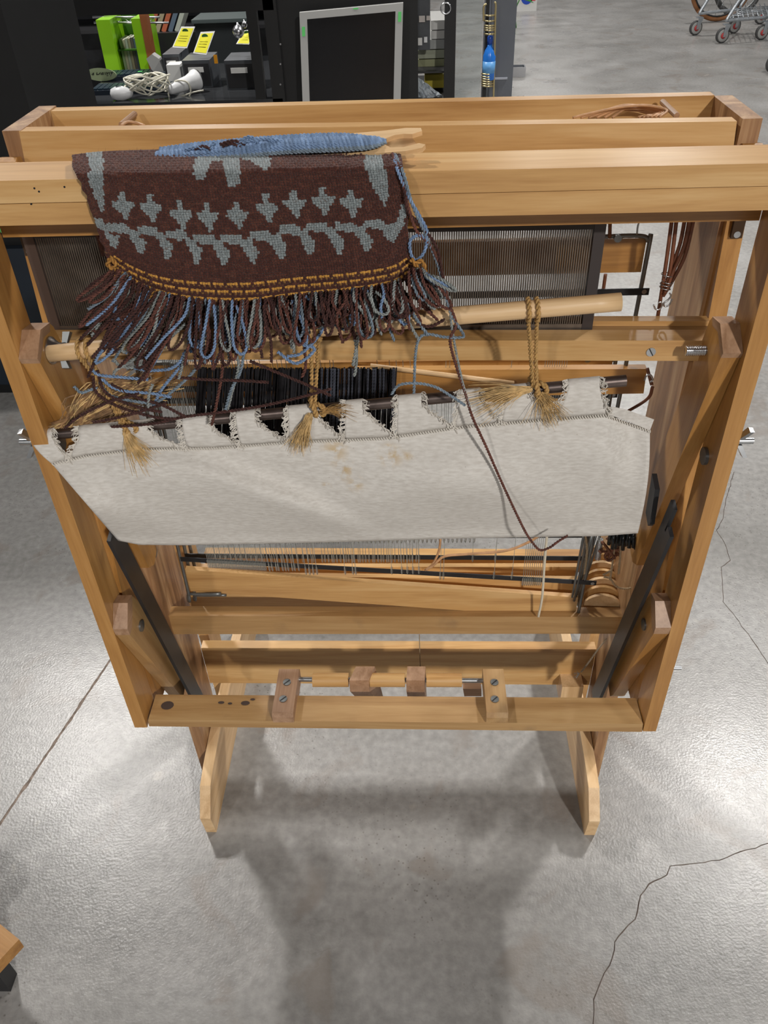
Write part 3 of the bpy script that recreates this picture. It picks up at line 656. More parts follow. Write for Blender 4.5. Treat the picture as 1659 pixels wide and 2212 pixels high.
# stitched seam
bm = bmesh.new(); prevp = None
for i in range(230):
    u = i/229; x, y, d = apx(u, 0); x2, y2, d2 = apx(min(1, u+.0025), .012)
    p = P(x, y-1, y=d-.0015); q = P(x2, y2+2, y=d2-.0018); sweep(bm, [p, p.lerp(q, .5)+V((0, -.0008, 0)), q], .0007, 4)
finish('seam_stitches', bm, plain('stitch_thread', (.64, .60, .53), .9), apron, kind='stuff')
# jute ties between dowel and rod
def loop_round(c, r, ax, n=10, a0=0, a1=2*math.pi):
    ax = ax.normalized(); u = ax.orthogonal().normalized(); s = ax.cross(u)
    return [c+(u*math.cos(a0+(a1-a0)*i/n)+s*math.sin(a0+(a1-a0)*i/n))*r for i in range(n+1)]
def fibres(name, c, d, L, nf, mat, spread=.35, r=.0004, parent=None):
    bm = bmesh.new(); d = V(d).normalized()
    for i in range(nf):
        e = (d+V((random.gauss(0, spread), random.gauss(0, spread*.6), random.gauss(0, spread)))).normalized()*L*random.uniform(.5, 1.1)
        s0 = V((random.uniform(-.004, .004), random.uniform(-.002, .002), random.uniform(-.003, .003)))
        sweep(bm, spline([c+s0, c+s0+e*.5+V((0, -.003, .002)), c+s0+e+V((random.gauss(0, .004), 0, -.006))], 3), lambda t: r*(1-.6*t), 3, False)
    return finish(name, bm, mat, parent or loom, kind='stuff')
for px, rp in ((190, 285), (698, 700), (1160, 1163)):
    f = (px-107)/(1341-107); c = Da.lerp(Db, f); rr = rod_at(rp); ax = Db-Da
    for o_ in (-.004, .0045):
        yarn('jute_loop', loop_round(c+V((o_, 0, 0)), .0108, ax, 12), .0024, JUTE, loom, .010, 4)
        yarn('jute_tie', [c+V((o_, -.006, -.008)), c.lerp(rr, .5)+V((o_*.6, -.002, 0)), rr+V((o_*.5, -.009, .008))], .0023, JUTE, loom, .010)
    yarn('jute_knot', loop_round(rr+V((0, -.004, .006)), .0095, V((1, .3, .2)), 12), .0032, JUTE, loom, .010, 4)
    yarn('jute_knot', loop_round(rr+V((.006, -.006, .004)), .0075, V((.4, 1, .2)), 12), .0030, JUTE, loom, .010, 4)
    if px == 190: fibres('jute_tassel', rr+V((.002, -.012, 0)), (.35, -.1, -.75), .045, 130, HAIRL, .22)
    elif px == 698: fibres('jute_tassel', rr+V((-.004, -.012, 0)), (-.35, -.1, -.9), .042, 130, HAIRL, .18); fibres('jute_tassel', rr+V((.01, -.010, .004)), (1, 0, .1), .035, 40, JUTE, .2)
    else: fibres('jute_tassel', rr+V((.006, -.012, 0)), (.5, -.1, -.7), .034, 130, HAIRL, .3); fibres('jute_tassel', rr+V((-.006, -.010, .006)), (-1, -.1, -.12), .06, 130, HAIRL, .2)
# the brown hank at the left
bm = bmesh.new(); bm2 = bmesh.new()
for i in range(420):
    q = random.random(); a_ = P(random.gauss(300, 30), random.gauss(838, 18), y=.80+.02*random.random()); b_ = P(random.gauss(215, 22), random.gauss(868, 16), y=.775+.015*random.random()); c_ = P(random.gauss(150, 18), random.gauss(928, 7), y=.765+.012*random.random())
    sweep(bm if q < .65 else bm2, spline([a_, b_, c_], 4), .0006, 3, False)
finish('fibre_hank', bm, HAIR, loom, kind='stuff', label='brown hank of loose fibre'); finish('fibre_hank', bm2, HAIRL, loom, kind='stuff', label='golden hank of loose fibre')

# ---------------------------------------------------------------- woven rug draped over the breast beam
rug = empty('woven_rug', (-.12, .75, 1.235), 'brown wool weaving with grey bird and zigzag motifs and shaggy fringe draped over the beam', 'weaving')
def lerp_pts(pts, t):
    L = [0]
    for a, b in zip(pts, pts[1:]): L.append(L[-1]+math.hypot(b[0]-a[0], b[1]-a[1]))
    s = t*L[-1]
    for i in range(len(pts)-1):
        if s <= L[i+1]+1e-9:
            f = (s-L[i])/(L[i+1]-L[i]); return V((pts[i][0]+(pts[i+1][0]-pts[i][0])*f, pts[i][1]+(pts[i+1][1]-pts[i][1])*f))
    return V(pts[-1])
def smooth2(pts): return [(p.x, p.y) for p in spline([V((a, b, 0)) for a, b in pts], 6)]
TOPC = smooth2([(156, 338), (230, 330), (400, 325), (520, 322), (700, 322), (790, 314), (860, 312)])
BOTC = smooth2([(238, 572), (290, 612), (350, 640), (430, 655), (540, 658), (640, 646), (760, 634), (850, 618), (893, 588)])
LEFC = smooth2([(156, 338), (160, 365), (181, 405), (193, 440), (208, 482), (222, 525), (238, 572)])
RIGC = smooth2([(860, 312), (869, 360), (873, 410), (882, 450), (880, 500), (888, 545), (893, 588)])
def rug_px(u, v):
    a, b, c, d = lerp_pts(TOPC, u), lerp_pts(BOTC, u), lerp_pts(LEFC, v), lerp_pts(RIGC, v)
    bl = V(TOPC[0])*(1-u)*(1-v)+V(TOPC[-1])*u*(1-v)+V(BOTC[0])*(1-u)*v+V(BOTC[-1])*u*v
    return a*(1-v)+b*v+c*(1-u)+d*u-bl
ZR, YR = 1.2385, .7405
def rug_pt(x, y):
    yf = YR+.004*math.sin(x*.021+1)*max(0, min(1, (y-430)/120))-.004*max(0, min(1, (y-470)/80))
    p1 = P(x, y, y=yf); p2 = P(x, y, z=ZR)
    h = max(0, (p2.y-YR)); e = max(-1, min(1, (p1.z-(ZR-.004))/.014)); f = .5+.5*e
    f = f*f*(3-2*f)
    q = p1.lerp(p2, f) if p2.y > YR else p1
    return q+(CAM-q).normalized()*(-.004*math.exp(-((p1.z-ZR)/.008)**2))
def inpoly(x, y, poly):
    c = False; n = len(poly)
    for i in range(n):
        x1, y1 = poly[i]; x2, y2 = poly[i-1]
        if (y1 > y) != (y2 > y) and x < (x2-x1)*(y-y1)/(y2-y1)+x1: c = not c
    return c
POLY = []
CRS = 1.04
CR = [(-9, -30), (4, -30), (4, -15), (9, -10), (23, -10), (22, 3), (14, 9), (11, 18), (9, 30), (2, 30), (-3, 18), (-12, 9), (-22, 2), (-24, -10), (-9, -12)]
for cx, cy in ((265, 442), (326, 447), (390, 463), (447, 467), (511, 463), (575, 449), (635, 440), (697, 434), (758, 438)): POLY.append([(cx+a*CRS, cy+b*CRS) for a, b in CR])
caps = [(200, 478), (253, 488), (315, 494), (377, 503), (438, 513), (498, 513), (561, 506), (624, 492), (682, 487), (744, 487), (805, 481)]
tips = [(246, 532), (304, 546), (362, 558), (425, 569), (483, 571), (545, 566), (606, 557), (669, 547), (731, 547), (792, 542), (846, 522)]
for i, (cx, cy) in enumerate(caps):
    tx, ty = tips[i]; POLY.append([(cx-21, cy-8), (cx+21, cy-8), (cx+26, cy+8), (cx+18, cy+15), (cx-14, cy+10), (cx-22, cy+15)])
    nx, ny = caps[i+1] if i+1 < len(caps) else (870, 462)
    POLY.append([(cx+14, cy-4), (cx+26, cy+2), (nx-20, ny+4) if i+1 < len(caps) else (872, 476), (nx-17, ny+14) if i+1 < len(caps) else (872, 484), (tx+12, cy+30), (tx+5, ty), (tx-5, ty), (tx-15, cy+34), (cx+20, cy+14)])
POLY += [[(848, 490), (858, 470), (866, 440), (874, 440), (874, 470), (862, 500)],
         [(455, 318), (550, 318), (585, 345), (582, 362), (572, 370), (560, 362), (538, 350), (519, 345), (518, 398), (490, 402), (484, 372), (482, 346), (455, 350), (448, 368), (440, 386), (428, 390), (416, 376), (414, 360), (425, 340)],
         [(184, 325), (222, 325), (224, 440), (221, 460), (205, 425), (192, 392), (188, 375), (198, 372)],
         [(795, 318), (822, 312), (826, 350), (834, 372), (838, 410), (832, 446), (822, 432), (806, 408), (796, 385), (784, 352)]]
def motif(x, y): return any(inpoly(x, y, p) for p in POLY)
NC, NR_, K = 120, 62, 4
me = bpy.data.meshes.new('woven_cloth'); base = {}
U_, V_ = NC*K, NR_*K; cache = [[None]*(V_+1) for _ in range(U_+1)]; pxs_ = [[None]*(V_+1) for _ in range(U_+1)]
for i in range(U_+1):
    for k in range(V_+1):
        q = rug_px(i/U_, k/V_); x, y = q.x, q.y
        x += 3*noise.noise(V((k*.06, i*.01, 3)))*(1 if i > 3 else 2)
        pxs_[i][k] = (x, y); cache[i][k] = rug_pt(x, y)
verts = []; idx = {}
BACK = 14
def nrm_at(i, k):
    a = cache[min(i+2, U_)][k]-cache[max(i-2, 0)][k]; b = cache[i][min(k+2, V_)]-cache[i][max(k-2, 0)]
    n = b.cross(a); n = n.normalized() if n.length > 1e-9 else V((0, -1, 0))
    return n if n.dot(CAM-cache[i][k]) > 0 else -n
for i in range(U_+1):
    for k in range(V_+1):
        a, b = (i % K)/K, (k % K)/K; ci, ck = i//K, k//K
        h = math.sin(math.pi*a)*math.sin(math.pi*b)*(.0018 if (ci+ck) % 2 else .0011)*(1.6 if ck in (53, 56, 59) else 1)*(.9+.2*random.random())
        idx[i, k] = len(verts); verts.append(cache[i][k]+nrm_at(i, k)*h+V((noise.noise(V((ci*9.1, ck*7.3, 1))), 0, noise.noise(V((ci*5.1, ck*3.3, 8)))))*.0005)
backi = {}
for i in range(0, U_+1):
    p = cache[i][0]
    for b in range(1, BACK+1):
        t = b/BACK
        if t < .55: q = V((p.x, p.y+(.0025*t), p.z-.0008*t))
        else: q = V((p.x, p.y+.002+.006*math.sin((t-.55)/.45*math.pi/2), p.z-.10*((t-.55)/.45)**1.3))
        backi[i, b] = len(verts); verts.append(q+V((0, 0, .0006*(i+b & 1))))
faces = []; fcol = []
BR, BR2, GR, AM = (.070, .026, .020), (.092, .034, .024), (.22, .25, .255), (.55, .28, .06)
cellc = {}
for ci in range(NC):
    for ck in range(NR_):
        x, y = pxs_[ci*K+1][ck*K+1]
        c = BR if noise.noise(V((ci*.3, ck*.5, 0))) < .15 else BR2
        if motif(x, y): c = GR; 
        if ck in (53, 56, 59) and (ci*7+ck) % 5 < 4 and ci > 2: c = AM
        if ck in (54, 57, 60) and (ci+ck) % 2 == 0: c = (.24, .12, .04)
        r = random.uniform(.86, 1.14); cellc[ci, ck] = tuple(x_*r for x_ in c)
for i in range(U_):
    for k in range(V_):
        faces.append((idx[i, k], idx[i+1, k], idx[i+1, k+1], idx[i, k+1])); fcol.append(cellc[i//K, k//K])
    for b in range(BACK):
        g = (lambda a, c: idx[a, 0] if c == 0 else backi[a, c])
        faces.append((g(i, b+1), g(i+1, b+1), g(i+1, b), g(i, b))); x, y = pxs_[i][0]
        fcol.append(GR if (b < 3 and motif(x, y+2)) else tuple(v*random.uniform(.8, 1.2) for v in BR2))
me.from_pydata([tuple(v) for v in verts], [], faces)
ca = me.color_attributes.new('Col', 'FLOAT_COLOR', 'CORNER'); buf = []
for c in fcol: buf += [*c, 1]*4
ca.data.foreach_set('color', buf); me.shade_smooth()
m, t, b = nt('woven_wool'); at = N(t, 'ShaderNodeAttribute', attribute_name='Col'); n = N(t, 'ShaderNodeTexNoise'); n.inputs['Scale'].default_value = 700; n.inputs['Detail'].default_value = 3
tc = N(t, 'ShaderNodeTexCoord'); t.links.new(tc.outputs['Object'], n.inputs['Vector']); f = ramp(t, [(.3, (.72, .72, .72)), (.7, (1.28, 1.25, 1.25))], n.outputs[0])
mul = N(t, 'ShaderNodeMix', data_type='RGBA', blend_type='MULTIPLY'); mul.inputs[0].default_value = 1; t.links.new(at.outputs[0], mul.inputs[6]); t.links.new(f, mul.inputs[7]); n.inputs['Detail'].default_value = 1; t.links.new(mul.outputs[2], b.inputs['Base Color'])
b.inputs['Roughness'].default_value = 1; b.inputs['Specular IOR Level'].default_value = .15; b.inputs['Sheen Weight'].default_value = .12; b.inputs['Sheen Roughness'].default_value = .5
bp = N(t, 'ShaderNodeBump'); bp.inputs['Strength'].default_value = .6; bp.inputs['Distance'].default_value = .001; t.links.new(n.outputs[0], bp.inputs['Height']); t.links.new(bp.outputs[0], b.inputs['Normal'])
cloth = link_mesh('woven_cloth', me, m, rug)
sm = cloth.modifiers.new('s', 'SOLIDIFY'); sm.thickness = .002; sm.offset = 0
# fuzz
bm = bmesh.new()
for _ in range(3600):
    i, k = random.randrange(U_), random.randrange(V_); p = cache[i][k]; n = nrm_at(i, k)
    d = (n*random.uniform(.2, 1)+V((random.gauss(0, .8), random.gauss(0, .3), random.gauss(0, .8)))).normalized()*random.uniform(.002, .006); s = d.orthogonal().normalized()*.00013
    q = p+n*.0015; a_ = bm.verts.new(q-s); b_ = bm.verts.new(q+s); c_ = bm.verts.new(q+d); bm.faces.new((a_, b_, c_))
finish('wool_fuzz', bm, plain('fuzz', (.22, .11, .07), 1), rug, kind='stuff')
def bot_y(x):
    for (a, b), (c, d) in zip(BOTC, BOTC[1:]):
        if a <= x <= c: return b+(d-b)*(x-a)/(c-a)
    return BOTC[-1][1] if x > 800 else BOTC[0][1]
def yp(pts, d, jit=0): return [P(x, y, y=(d if not isinstance(d, (list, tuple)) else d[min(i, len(d)-1)])+random.uniform(-jit, jit)) for i, (x, y) in enumerate(pts)]
def fringe(pts, mat, d=.73, r=.00165): yarn('fringe_strand', yp(pts, d, .0015), r, mat, rug, .0075, 6, 2, 4)
random.seed(11)
groups = [(255, -45, 95), (275, -50, 120), (300, -70, 150), (318, -60, 160), (338, -55, 130), (355, -40, 150), (375, -45, 165), (398, -40, 120), (420, -20, 140), (445, -10, 150), (468, 5, 120), (490, -6, 130),
          (512, 0, 105), (535, -4, 105), (556, 4, 110), (575, 8, 85), (598, 6, 80), (618, 8, 110), (640, 10, 125), (662, 8, 70), (684, 14, 75), (706, 14, 90), (728, 4, 60), (748, 8, 100), (768, 14, 115), (790, 18, 70), (808, 26, 85), (828, 12, 100),
          (846, 18, 85), (862, 34, 90), (878, 44, 80), (890, 55, 80), (900, 48, 50)]
for gi, (gx, dx, L) in enumerate(groups):
    pal = [YB, YB2, YB, YB2, YBL, YB2] if gi % 3 == 0 else [YG, YB2, YB2, YG, YB] if gi % 3 == 1 else [YB, YL, YG, YB, YB2]
    if gx < 470: pal = pal+[YL, YB]
    for q in range(6):
        mat = pal[(q+gi) % len(pal)]; x0 = gx+random.uniform(-10, 10)+q*2.5; y0 = bot_y(max(240, min(890, x0)))-10; l = L*random.uniform(.72, 1.1); e = dx*l/L+random.uniform(-24, 22)-(28 if gx < 420 else 0); d0 = .740-.005*q-random.uniform(0, .006)
        w_ = random.uniform(7, 19)*(1 if q % 2 else -1)
        if random.random() < (.72 if gx > 470 else .45):
            pts = [(x0, y0), (x0+e*.25-w_*.3, y0+l*.4), (x0+e*.8-w_*.5, y0+l*.85), (x0+e+w_*.3, y0+l), (x0+e*.8+w_*1.1, y0+l*.85), (x0+e*.4+w_*1.0, y0+l*.45), (x0+w_*.5, y0+12)]
        else:
            pts = [(x0, y0), (x0+e*.2+w_*.4, y0+l*.35), (x0+e*.6-w_*.3, y0+l*.75), (x0+e*1.1, y0+l*1.15)]
        fringe(pts, mat, [d0+.004, d0-.012, d0-.013, d0-.010, d0-.012, d0-.008, d0+.002])
LONG = [([(258, 590), (250, 640), (243, 690), (268, 712), (240, 735), (222, 760)], YB), ([(260, 595), (255, 625), (246, 680), (240, 690), (258, 688)], YL),
        ([(380, 690), (330, 740), (290, 775), (250, 800), (245, 815)], YG), ([(400, 700), (350, 745), (300, 790), (260, 790), (245, 775)], YG), ([(420, 730), (380, 790), (330, 800), (290, 795)], YL),
        ([(450, 720), (400, 760), (390, 790), (350, 840), (330, 880)], YL), ([(465, 740), (420, 800), (390, 830), (345, 865), (315, 870), (240, 855), (215, 825)], YBL),
        ([(200, 800), (215, 810), (265, 815), (320, 820)], YL), ([(370, 858), (330, 850), (270, 845), (240, 835), (220, 818)], YL), ([(160, 835), (175, 848), (195, 842), (210, 838)], YBL),
        ([(500, 740), (515, 790), (500, 850), (490, 890)], YG), ([(530, 730), (520, 800), (500, 840), (487, 885)], YBL), ([(480, 740), (480, 800), (470, 860), (457, 918)], YB2), ([(330, 830), (322, 850), (320, 880)], YG),
        ([(200, 812), (210, 850), (260, 880), (330, 900), (380, 905)], YB), ([(210, 800), (230, 850), (300, 880), (350, 890)], YB), ([(240, 830), (300, 860), (350, 875), (400, 900)], YB),
        ([(380, 815), (450, 820), (520, 822), (580, 826)], YB), ([(540, 780), (600, 805), (660, 830), (715, 855)], YB), ([(715, 840), (640, 860), (560, 878), (480, 890), (400, 900), (330, 915), (240, 922)], YB),
        ([(300, 850), (230, 870), (170, 900), (140, 925)], YB), ([(360, 870), (300, 890), (240, 905), (200, 912)], YB), ([(640, 700), (655, 740), (660, 790), (652, 815)], YB2),
        ([(765, 720), (770, 760), (768, 800), (764, 812)], YG), ([(775, 720), (768, 760), (762, 790)], YG), ([(240, 690), (225, 740), (205, 780), (190, 815)], YB), ([(900, 700), (930, 705), (960, 690)], YB),
        ([(660, 640), (700, 700), (655, 760), (620, 770)], YL), ([(600, 760), (640, 785), (680, 755), (655, 745)], YL), ([(870, 640), (900, 690), (925, 725)], YBL), ([(860, 650), (885, 700), (905, 735)], YG), ([(840, 660), (800, 700), (770, 720)], YG)]
for pts, mat in LONG: fringe(pts, mat, .722 if pts[0][0] < 420 or pts[-1][1] < 800 else .728, .0018)
# amber edge loops
for pts in ([(238, 560), (232, 570), (240, 580), (250, 575), (244, 560), (238, 556)], [(246, 578), (244, 592), (254, 598), (260, 588)], [(250, 592), (252, 606), (262, 606)], [(290, 622), (300, 632), (320, 636), (330, 628)], [(295, 628), (310, 640), (330, 640)],
            [(888, 560), (900, 575), (908, 600), (906, 625), (918, 640)], [(892, 570), (912, 565), (918, 590), (912, 615), (915, 635)], [(895, 600), (902, 620), (895, 640)]):
    yarn('amber_loop', yp(pts, .728), .0024, YA, rug, .012, 6, 2, 4)
# long yarns leaving the right edge
RY = [([(785, 325), (778, 308), (790, 294), (815, 290), (838, 305), (852, 345), (868, 385), (880, 440), (900, 500), (930, 530), (955, 590), (968, 650), (985, 700), (972, 735), (985, 790), (1005, 850), (1020, 900), (1050, 965), (1085, 1045), (1130, 1140), (1150, 1172), (1166, 1188), (1185, 1184), (1205, 1170), (1226, 1157)], YB2, .0017),
      ([(800, 296), (825, 290), (840, 300), (848, 330), (860, 370), (885, 430), (908, 470), (922, 500), (918, 540), (900, 562), (888, 550), (886, 520), (905, 508), (925, 520)], YL, .0017),
      ([(830, 292), (846, 320), (870, 370), (890, 440), (925, 520), (948, 580), (960, 630), (975, 680), (995, 712), (1000, 728), (960, 728), (925, 722), (905, 732), (897, 770), (894, 850)], YBL, .0016),
      ([(970, 640), (975, 700), (985, 760), (1000, 830), (1014, 878)], YG, .0014), ([(845, 852), (862, 832), (900, 828), (940, 836), (975, 856), (1005, 876)], YBL, .0016),
      ([(852, 335), (872, 400), (878, 450), (900, 480), (935, 520), (950, 560), (960, 640)], YB, .0016)]
for pts, mat, r in RY:
    q = []
    for x, y in pts:
        p = rug_pt(x, y) if y < 600 else P(x, y, y=.728 if y < 760 else .735)
        if y > 900: p = P(x, y, y=.7365-.006*math.sin(math.pi*min(1, (y-900)/270)))
        q.append(p+(CAM-p).normalized()*.005)
    yarn('trailing_yarn', q, r, mat, rug, .0075, 6, 2, 5)

# ---------------------------------------------------------------- stick shuttle wound with blue wool, lying behind the rug on the beam
shut = empty('stick_shuttle', (-.02, .79, 1.26), 'pale wooden stick shuttle wound with light blue wool, lying behind the brown weaving', 'shuttle')
A_, B_, C_ = P(905, 280, y=.806), P(905, 328, y=.776), P(450, 318, y=.812)
ex = (A_-C_).normalized(); ey = (B_-A_); W_ = ey.length; ey = (ey-ex*ey.dot(ex)).normalized(); ez = ex.cross(ey)
def sp(a, b, c=0): return A_+ex*a+ey*(b*W_)+ez*c
pl = [(-.245, 0), (-.03, 0), (-.012, -.04), (.002, .02), (.003, .16), (-.006, .26), (-.014, .22), (-.022, .24), (-.03, .36), (-.032, .6), (-.026, .78), (-.014, .82), (0, .70), (.006, .78), (.003, .92), (-.012, 1.0), (-.03, 1), (-.245, 1)]
bm = bmesh.new(); hexa(bm, [sp(a, b, -.002) for a, b in pl], [sp(a, b, .0025) for a, b in pl]); bmesh.ops.triangulate(bm, faces=[f for f in bm.faces if len(f.verts) > 4])
finish('shuttle_board', bm, WOODP, shut, ex)
if ez.dot(CAM-A_) < 0: ez = -ez
for k in range(13):
    b = .30+.045*k; o_ = .006+.003*math.sin(math.pi*k/12)
    yarn('wound_yarn', [sp(-.030, .45+.01*k, .002), sp(-.05, b+.1, o_), sp(-.12, b+.06+random.uniform(-.03, .03), o_+.002), sp(-.19, b+random.uniform(-.05, .05), o_), sp(-.245, b, o_)], .0017, YL if k < 11 else YBL, shut, .0075, 5, 2, 4)
for k in range(6):
    b = .05+.05*k; yarn('wound_yarn', [sp(-.032, .42, .002), sp(-.07, b+.15, .006), sp(-.13, b+.1, .008), sp(-.20, b, .006), sp(-.245, b, .004)], .0017, YL, shut, .0075, 5, 2, 4)
for pts in ([(512, 325), (520, 305), (535, 296), (550, 300), (565, 320)], [(545, 322), (552, 305), (575, 300), (600, 312), (625, 322)], [(455, 322), (460, 310), (470, 308)], [(400, 324), (425, 318), (445, 322)], [(520, 310), (560, 300), (610, 305), (640, 320)], [(635, 322), (650, 306), (665, 304), (672, 318)]):
    yarn('wound_yarn', [P(x, y, y=.79) for x, y in pts], .0016, YL, shut, .0075, 5, 2, 4)
for pts in ([(480, 316), (500, 310), (520, 318)], [(475, 312), (505, 304), (530, 312)], [(420, 322), (440, 316), (455, 322)]):
    yarn('wound_yarn', [P(x, y, y=.79) for x, y in pts], .0016, YB, shut, .0075, 5, 2, 4)

# ---------------------------------------------------------------- things behind the loom
BLK = plain('black_laminate', (.004, .004, .0045), .5, 0, .2, 8)
BLK2 = plain('black_plastic', (.018, .018, .020), .45)
NAVY = plain('navy_panel', (.010, .016, .026), .4, 0, .2, 6)
GREENT = plain('green_sticker', (.12, .62, .16), .5)
GREY = plain('grey_paint', (.115, .125, .145), .5, 0, .08, 5)
DGREY = plain('dark_grey_plastic', (.06, .066, .075), .4, 0, .15, 20)
LIME = plain('lime_plastic', (.25, .55, .01), .35); LIMED = plain('deep_lime_plastic', (.03, .11, .004), .5)
YEL = plain('yellow_tag', (.70, .66, .01), .6); PAPER = plain('white_paper', (.66, .66, .64), .7)
def pb(name, x0, yb, x1, yt, Y, dep, mat, parent, r=.003, zb=None, **kw):   # upright box: bottom-edge pixels, top pixel row, front plane Y
    a, b = P(x0, yb, y=Y), P(x1, yb, y=Y); z0 = (a.z+b.z)/2 if zb is None else zb; z1 = P((x0+x1)/2, yt, y=Y).z
    return box(name, (a.x, Y, z0), (b.x, Y+dep, z1), mat, parent, r, **kw)
# tall black cabinet at the left
YC = 2.5; xr_ = P(188, 130, y=YC+.55).x
cab = empty('black_cabinet', (xr_-.6, YC, 0), 'tall black cabinet with green sticker at the left behind the loom', 'cabinet')
box('body', (xr_-1.3, YC, 0), (xr_, YC+.55, 1.85), BLK, cab, .006)
zt_ = P(40, 537, y=YC-.03).z
box('lower_drawer', (xr_-1.28, YC-.03, .05), (xr_-.02, YC-.002, zt_), NAVY, cab, .004)
a = P(-6, 503, y=YC-.004); box('sticker', (a.x, YC-.0035, a.z), (a.x+.03, YC-.0005, a.z+.014), GREENT, cab, 0)
# display case
YD = 4.4; zs = P(400, 219, y=YD).z
xa, xb = P(150, 219, y=YD).x, P(978, 210, y=YD).x
def DX(px, py=110): return P(px, py, y=YD).x
ztop = P(370, 29, y=YD).z
case = empty('display_case', ((xa+xb)/2, YD, 0), 'long black-framed open display case full of electronics behind the loom', 'cabinet')
box('top_rail', (xa, YD, ztop), (DX(600), YD+.03, ztop+.16), BLK, case)
box('shelf', (xa, YD, zs-.03), (DX(600), YD+1.15, zs), plain('dark_glass_shelf', (.035, .037, .04), .12), case)
box('base_panel', (xa, YD+.02, 0), (DX(900), YD+.05, zs-.03), BLK, case)
px_l = xa; box('corner_post', (xa-.05, YD, 0), (xa+.01, YD+.04, ztop+.16), BLK, case)
box('post', (DX(541), YD, zs), (DX(563), YD+.04, ztop), BLK, case)
box('post', (DX(578), YD, 0), (DX(606), YD+.04, ztop+.16), BLK, case)
box('back_panel', (DX(606), YD+.03, 0), (DX(903, 100), YD+.06, ztop+.5), BLK, case)
box('corner_post', (DX(960, 100), YD, 0), (DX(984, 100), YD+.04, ztop+.5), BLK, case)
box('glass_shelf', (DX(903), YD+.04, P(930, 158, y=YD).z-.008), (DX(962), YD+.5, P(930, 158, y=YD).z), BLK2, case, .001)
box('bottom_shelf', (DX(895), YD+.02, zs-.06), (DX(975), YD+.6, zs-.03), BLK, case)
for py in (95, 138, 182):
    c = P(606, py, y=YD); cyl('shelf_pin', c, c-V((0, .006, 0)), .004, CHROME, case, 8)
gl = plain('clear_glass', (.9, .95, .95), .03); gl.node_tree.nodes['Principled BSDF'].inputs['Transmission Weight'].default_value = 1; gl.node_tree.nodes['Principled BSDF'].inputs['IOR'].default_value = 1.05
box('glass_pane', (DX(985, 100), YD+.01, .05), (DX(1040, 100), YD+.016, ztop+.5), gl, case, 0)
box('thin_post', (DX(1046, 100), YD-.02, 0), (DX(1053, 100), YD+.0, ztop+.5), BLK, case, .001)
box('side_panel', (DX(1060, 100), YD+.03, 0), (DX(1113, 100), YD+.5, ztop+.5), GREY, case, .004)
box('panel_handle', (DX(1066, 172), YD+.022, P(1080, 174, y=YD).z), (DX(1097, 172), YD+.032, P(1080, 170, y=YD).z), plain('pale_handle', (.42, .44, .5), .4), case, .002)
# back of the case: cluttered dark shelving
back = empty('storage_rack', (-1.0, 6.0, 0), 'dark storage rack of books and boxes seen through the display case', 'shelf')
box('rack_back', (-4.6, 6.6, 0), (DX(600)+.5, 6.64, 1.5), plain('dark_rack', (.03, .032, .038), .7, 0, .6, 5), back)
for yy in (.62, 1.02):
    box('rack_shelf', (-4.4, 6.1, yy-.02), (DX(600)+.4, 6.6, yy), BLK2, back)
def on(px, py): return P(px, py, z=zs)
wr = empty('wire_shelf', (-1.3, 5.5, zs), 'chrome wire shelf across the top of the green unit', 'shelf')
for py, x0, x1 in ((37, 200, 345), (49, 203, 365)):
    tube('shelf_wire', [P(x0, py, y=5.3), P(x1, py, y=5.3)], .006, CHROME, wr, 2, 6)
tube('zigzag_wire', [P(x, 39 if i % 2 else 47, y=5.3) for i, x in enumerate(range(212, 340, 11))], .003, CHROME, wr, 1, 4)
gu = empty('green_shelf_unit', tuple(on(265, 157)), 'lime green open shelf unit holding a row of thin books', 'shelf')
y_ = on(265, 156).y
for x0, x1, xt in ((231, 260, 0), (305, 324, 0)):
    a, b = P(x0, 156, y=y_), P(x1, 156, y=y_); zt2 = P(250, 42, y=y_).z
    box('side_board', (a.x, y_, zs), (b.x, y_+.3, zt2), LIME, gu, .006)
a, b = P(258, 156, y=y_), P(306, 156, y=y_); box('back_board', (a.x, y_+.22, zs), (b.x, y_+.25, P(250, 42, y=y_).z), LIMED, gu, .002)
box('mid_shelf', (a.x, y_+.03, P(280, 112, y=y_).z), (b.x, y_+.22, P(280, 109, y=y_).z), LIMED, gu, .002)
SP = [(.42, .45, .40), (.10, .14, .20), (.30, .38, .22), (.35, .30, .20), (.45, .12, .06), (.5, .45, .35), (.12, .10, .10), (.25, .32, .30)]
SPN = ['grey', 'dark blue', 'green', 'tan', 'red', 'cream', 'black', 'teal']
bkm = [plain('book_'+n_, c) for n_, c in zip(SPN, SP)]
PAGE = plain('page_block', (.5, .48, .42), .8)
def book(x, y, z, w_, d_, h_, k, label, group, tilt=0, par=None):
    e = empty('book', (x, y, z), label, 'book', group)
    o = box('cover', (x, y, z), (x+w_, y+d_, z+h_), bkm[k], e, .002); p = box('pages', (x+w_*.15, y+.004, z+h_-.001), (x+w_*.85, y+d_-.004, z+h_+.001), PAGE, e, 0)
    if tilt: e.rotation_euler = (0, tilt, 0)
xx = P(264, 156, y=y_).x
for i in range(8):
    book(xx+i*.0155*1.05, y_+.06, zs+.001, .014, .13, .17-.02*random.random(), (i*3+2) % 8, ['thin %s book first from the left in the lime green unit', 'thin %s book second from the left in the lime green unit', 'thin %s book third from the left in the lime green unit', 'thin %s book fourth from the left in the lime green unit', 'thin %s book fifth from the left in the lime green unit', 'thin %s book sixth from the left in the lime green unit', 'thin %s book seventh from the left in the lime green unit', 'thin %s book last on the right in the lime green unit'][i] % SPN[(i*3+2) % 8], 'books in the green shelf unit')
xx = P(340, 68, y=6.3).x
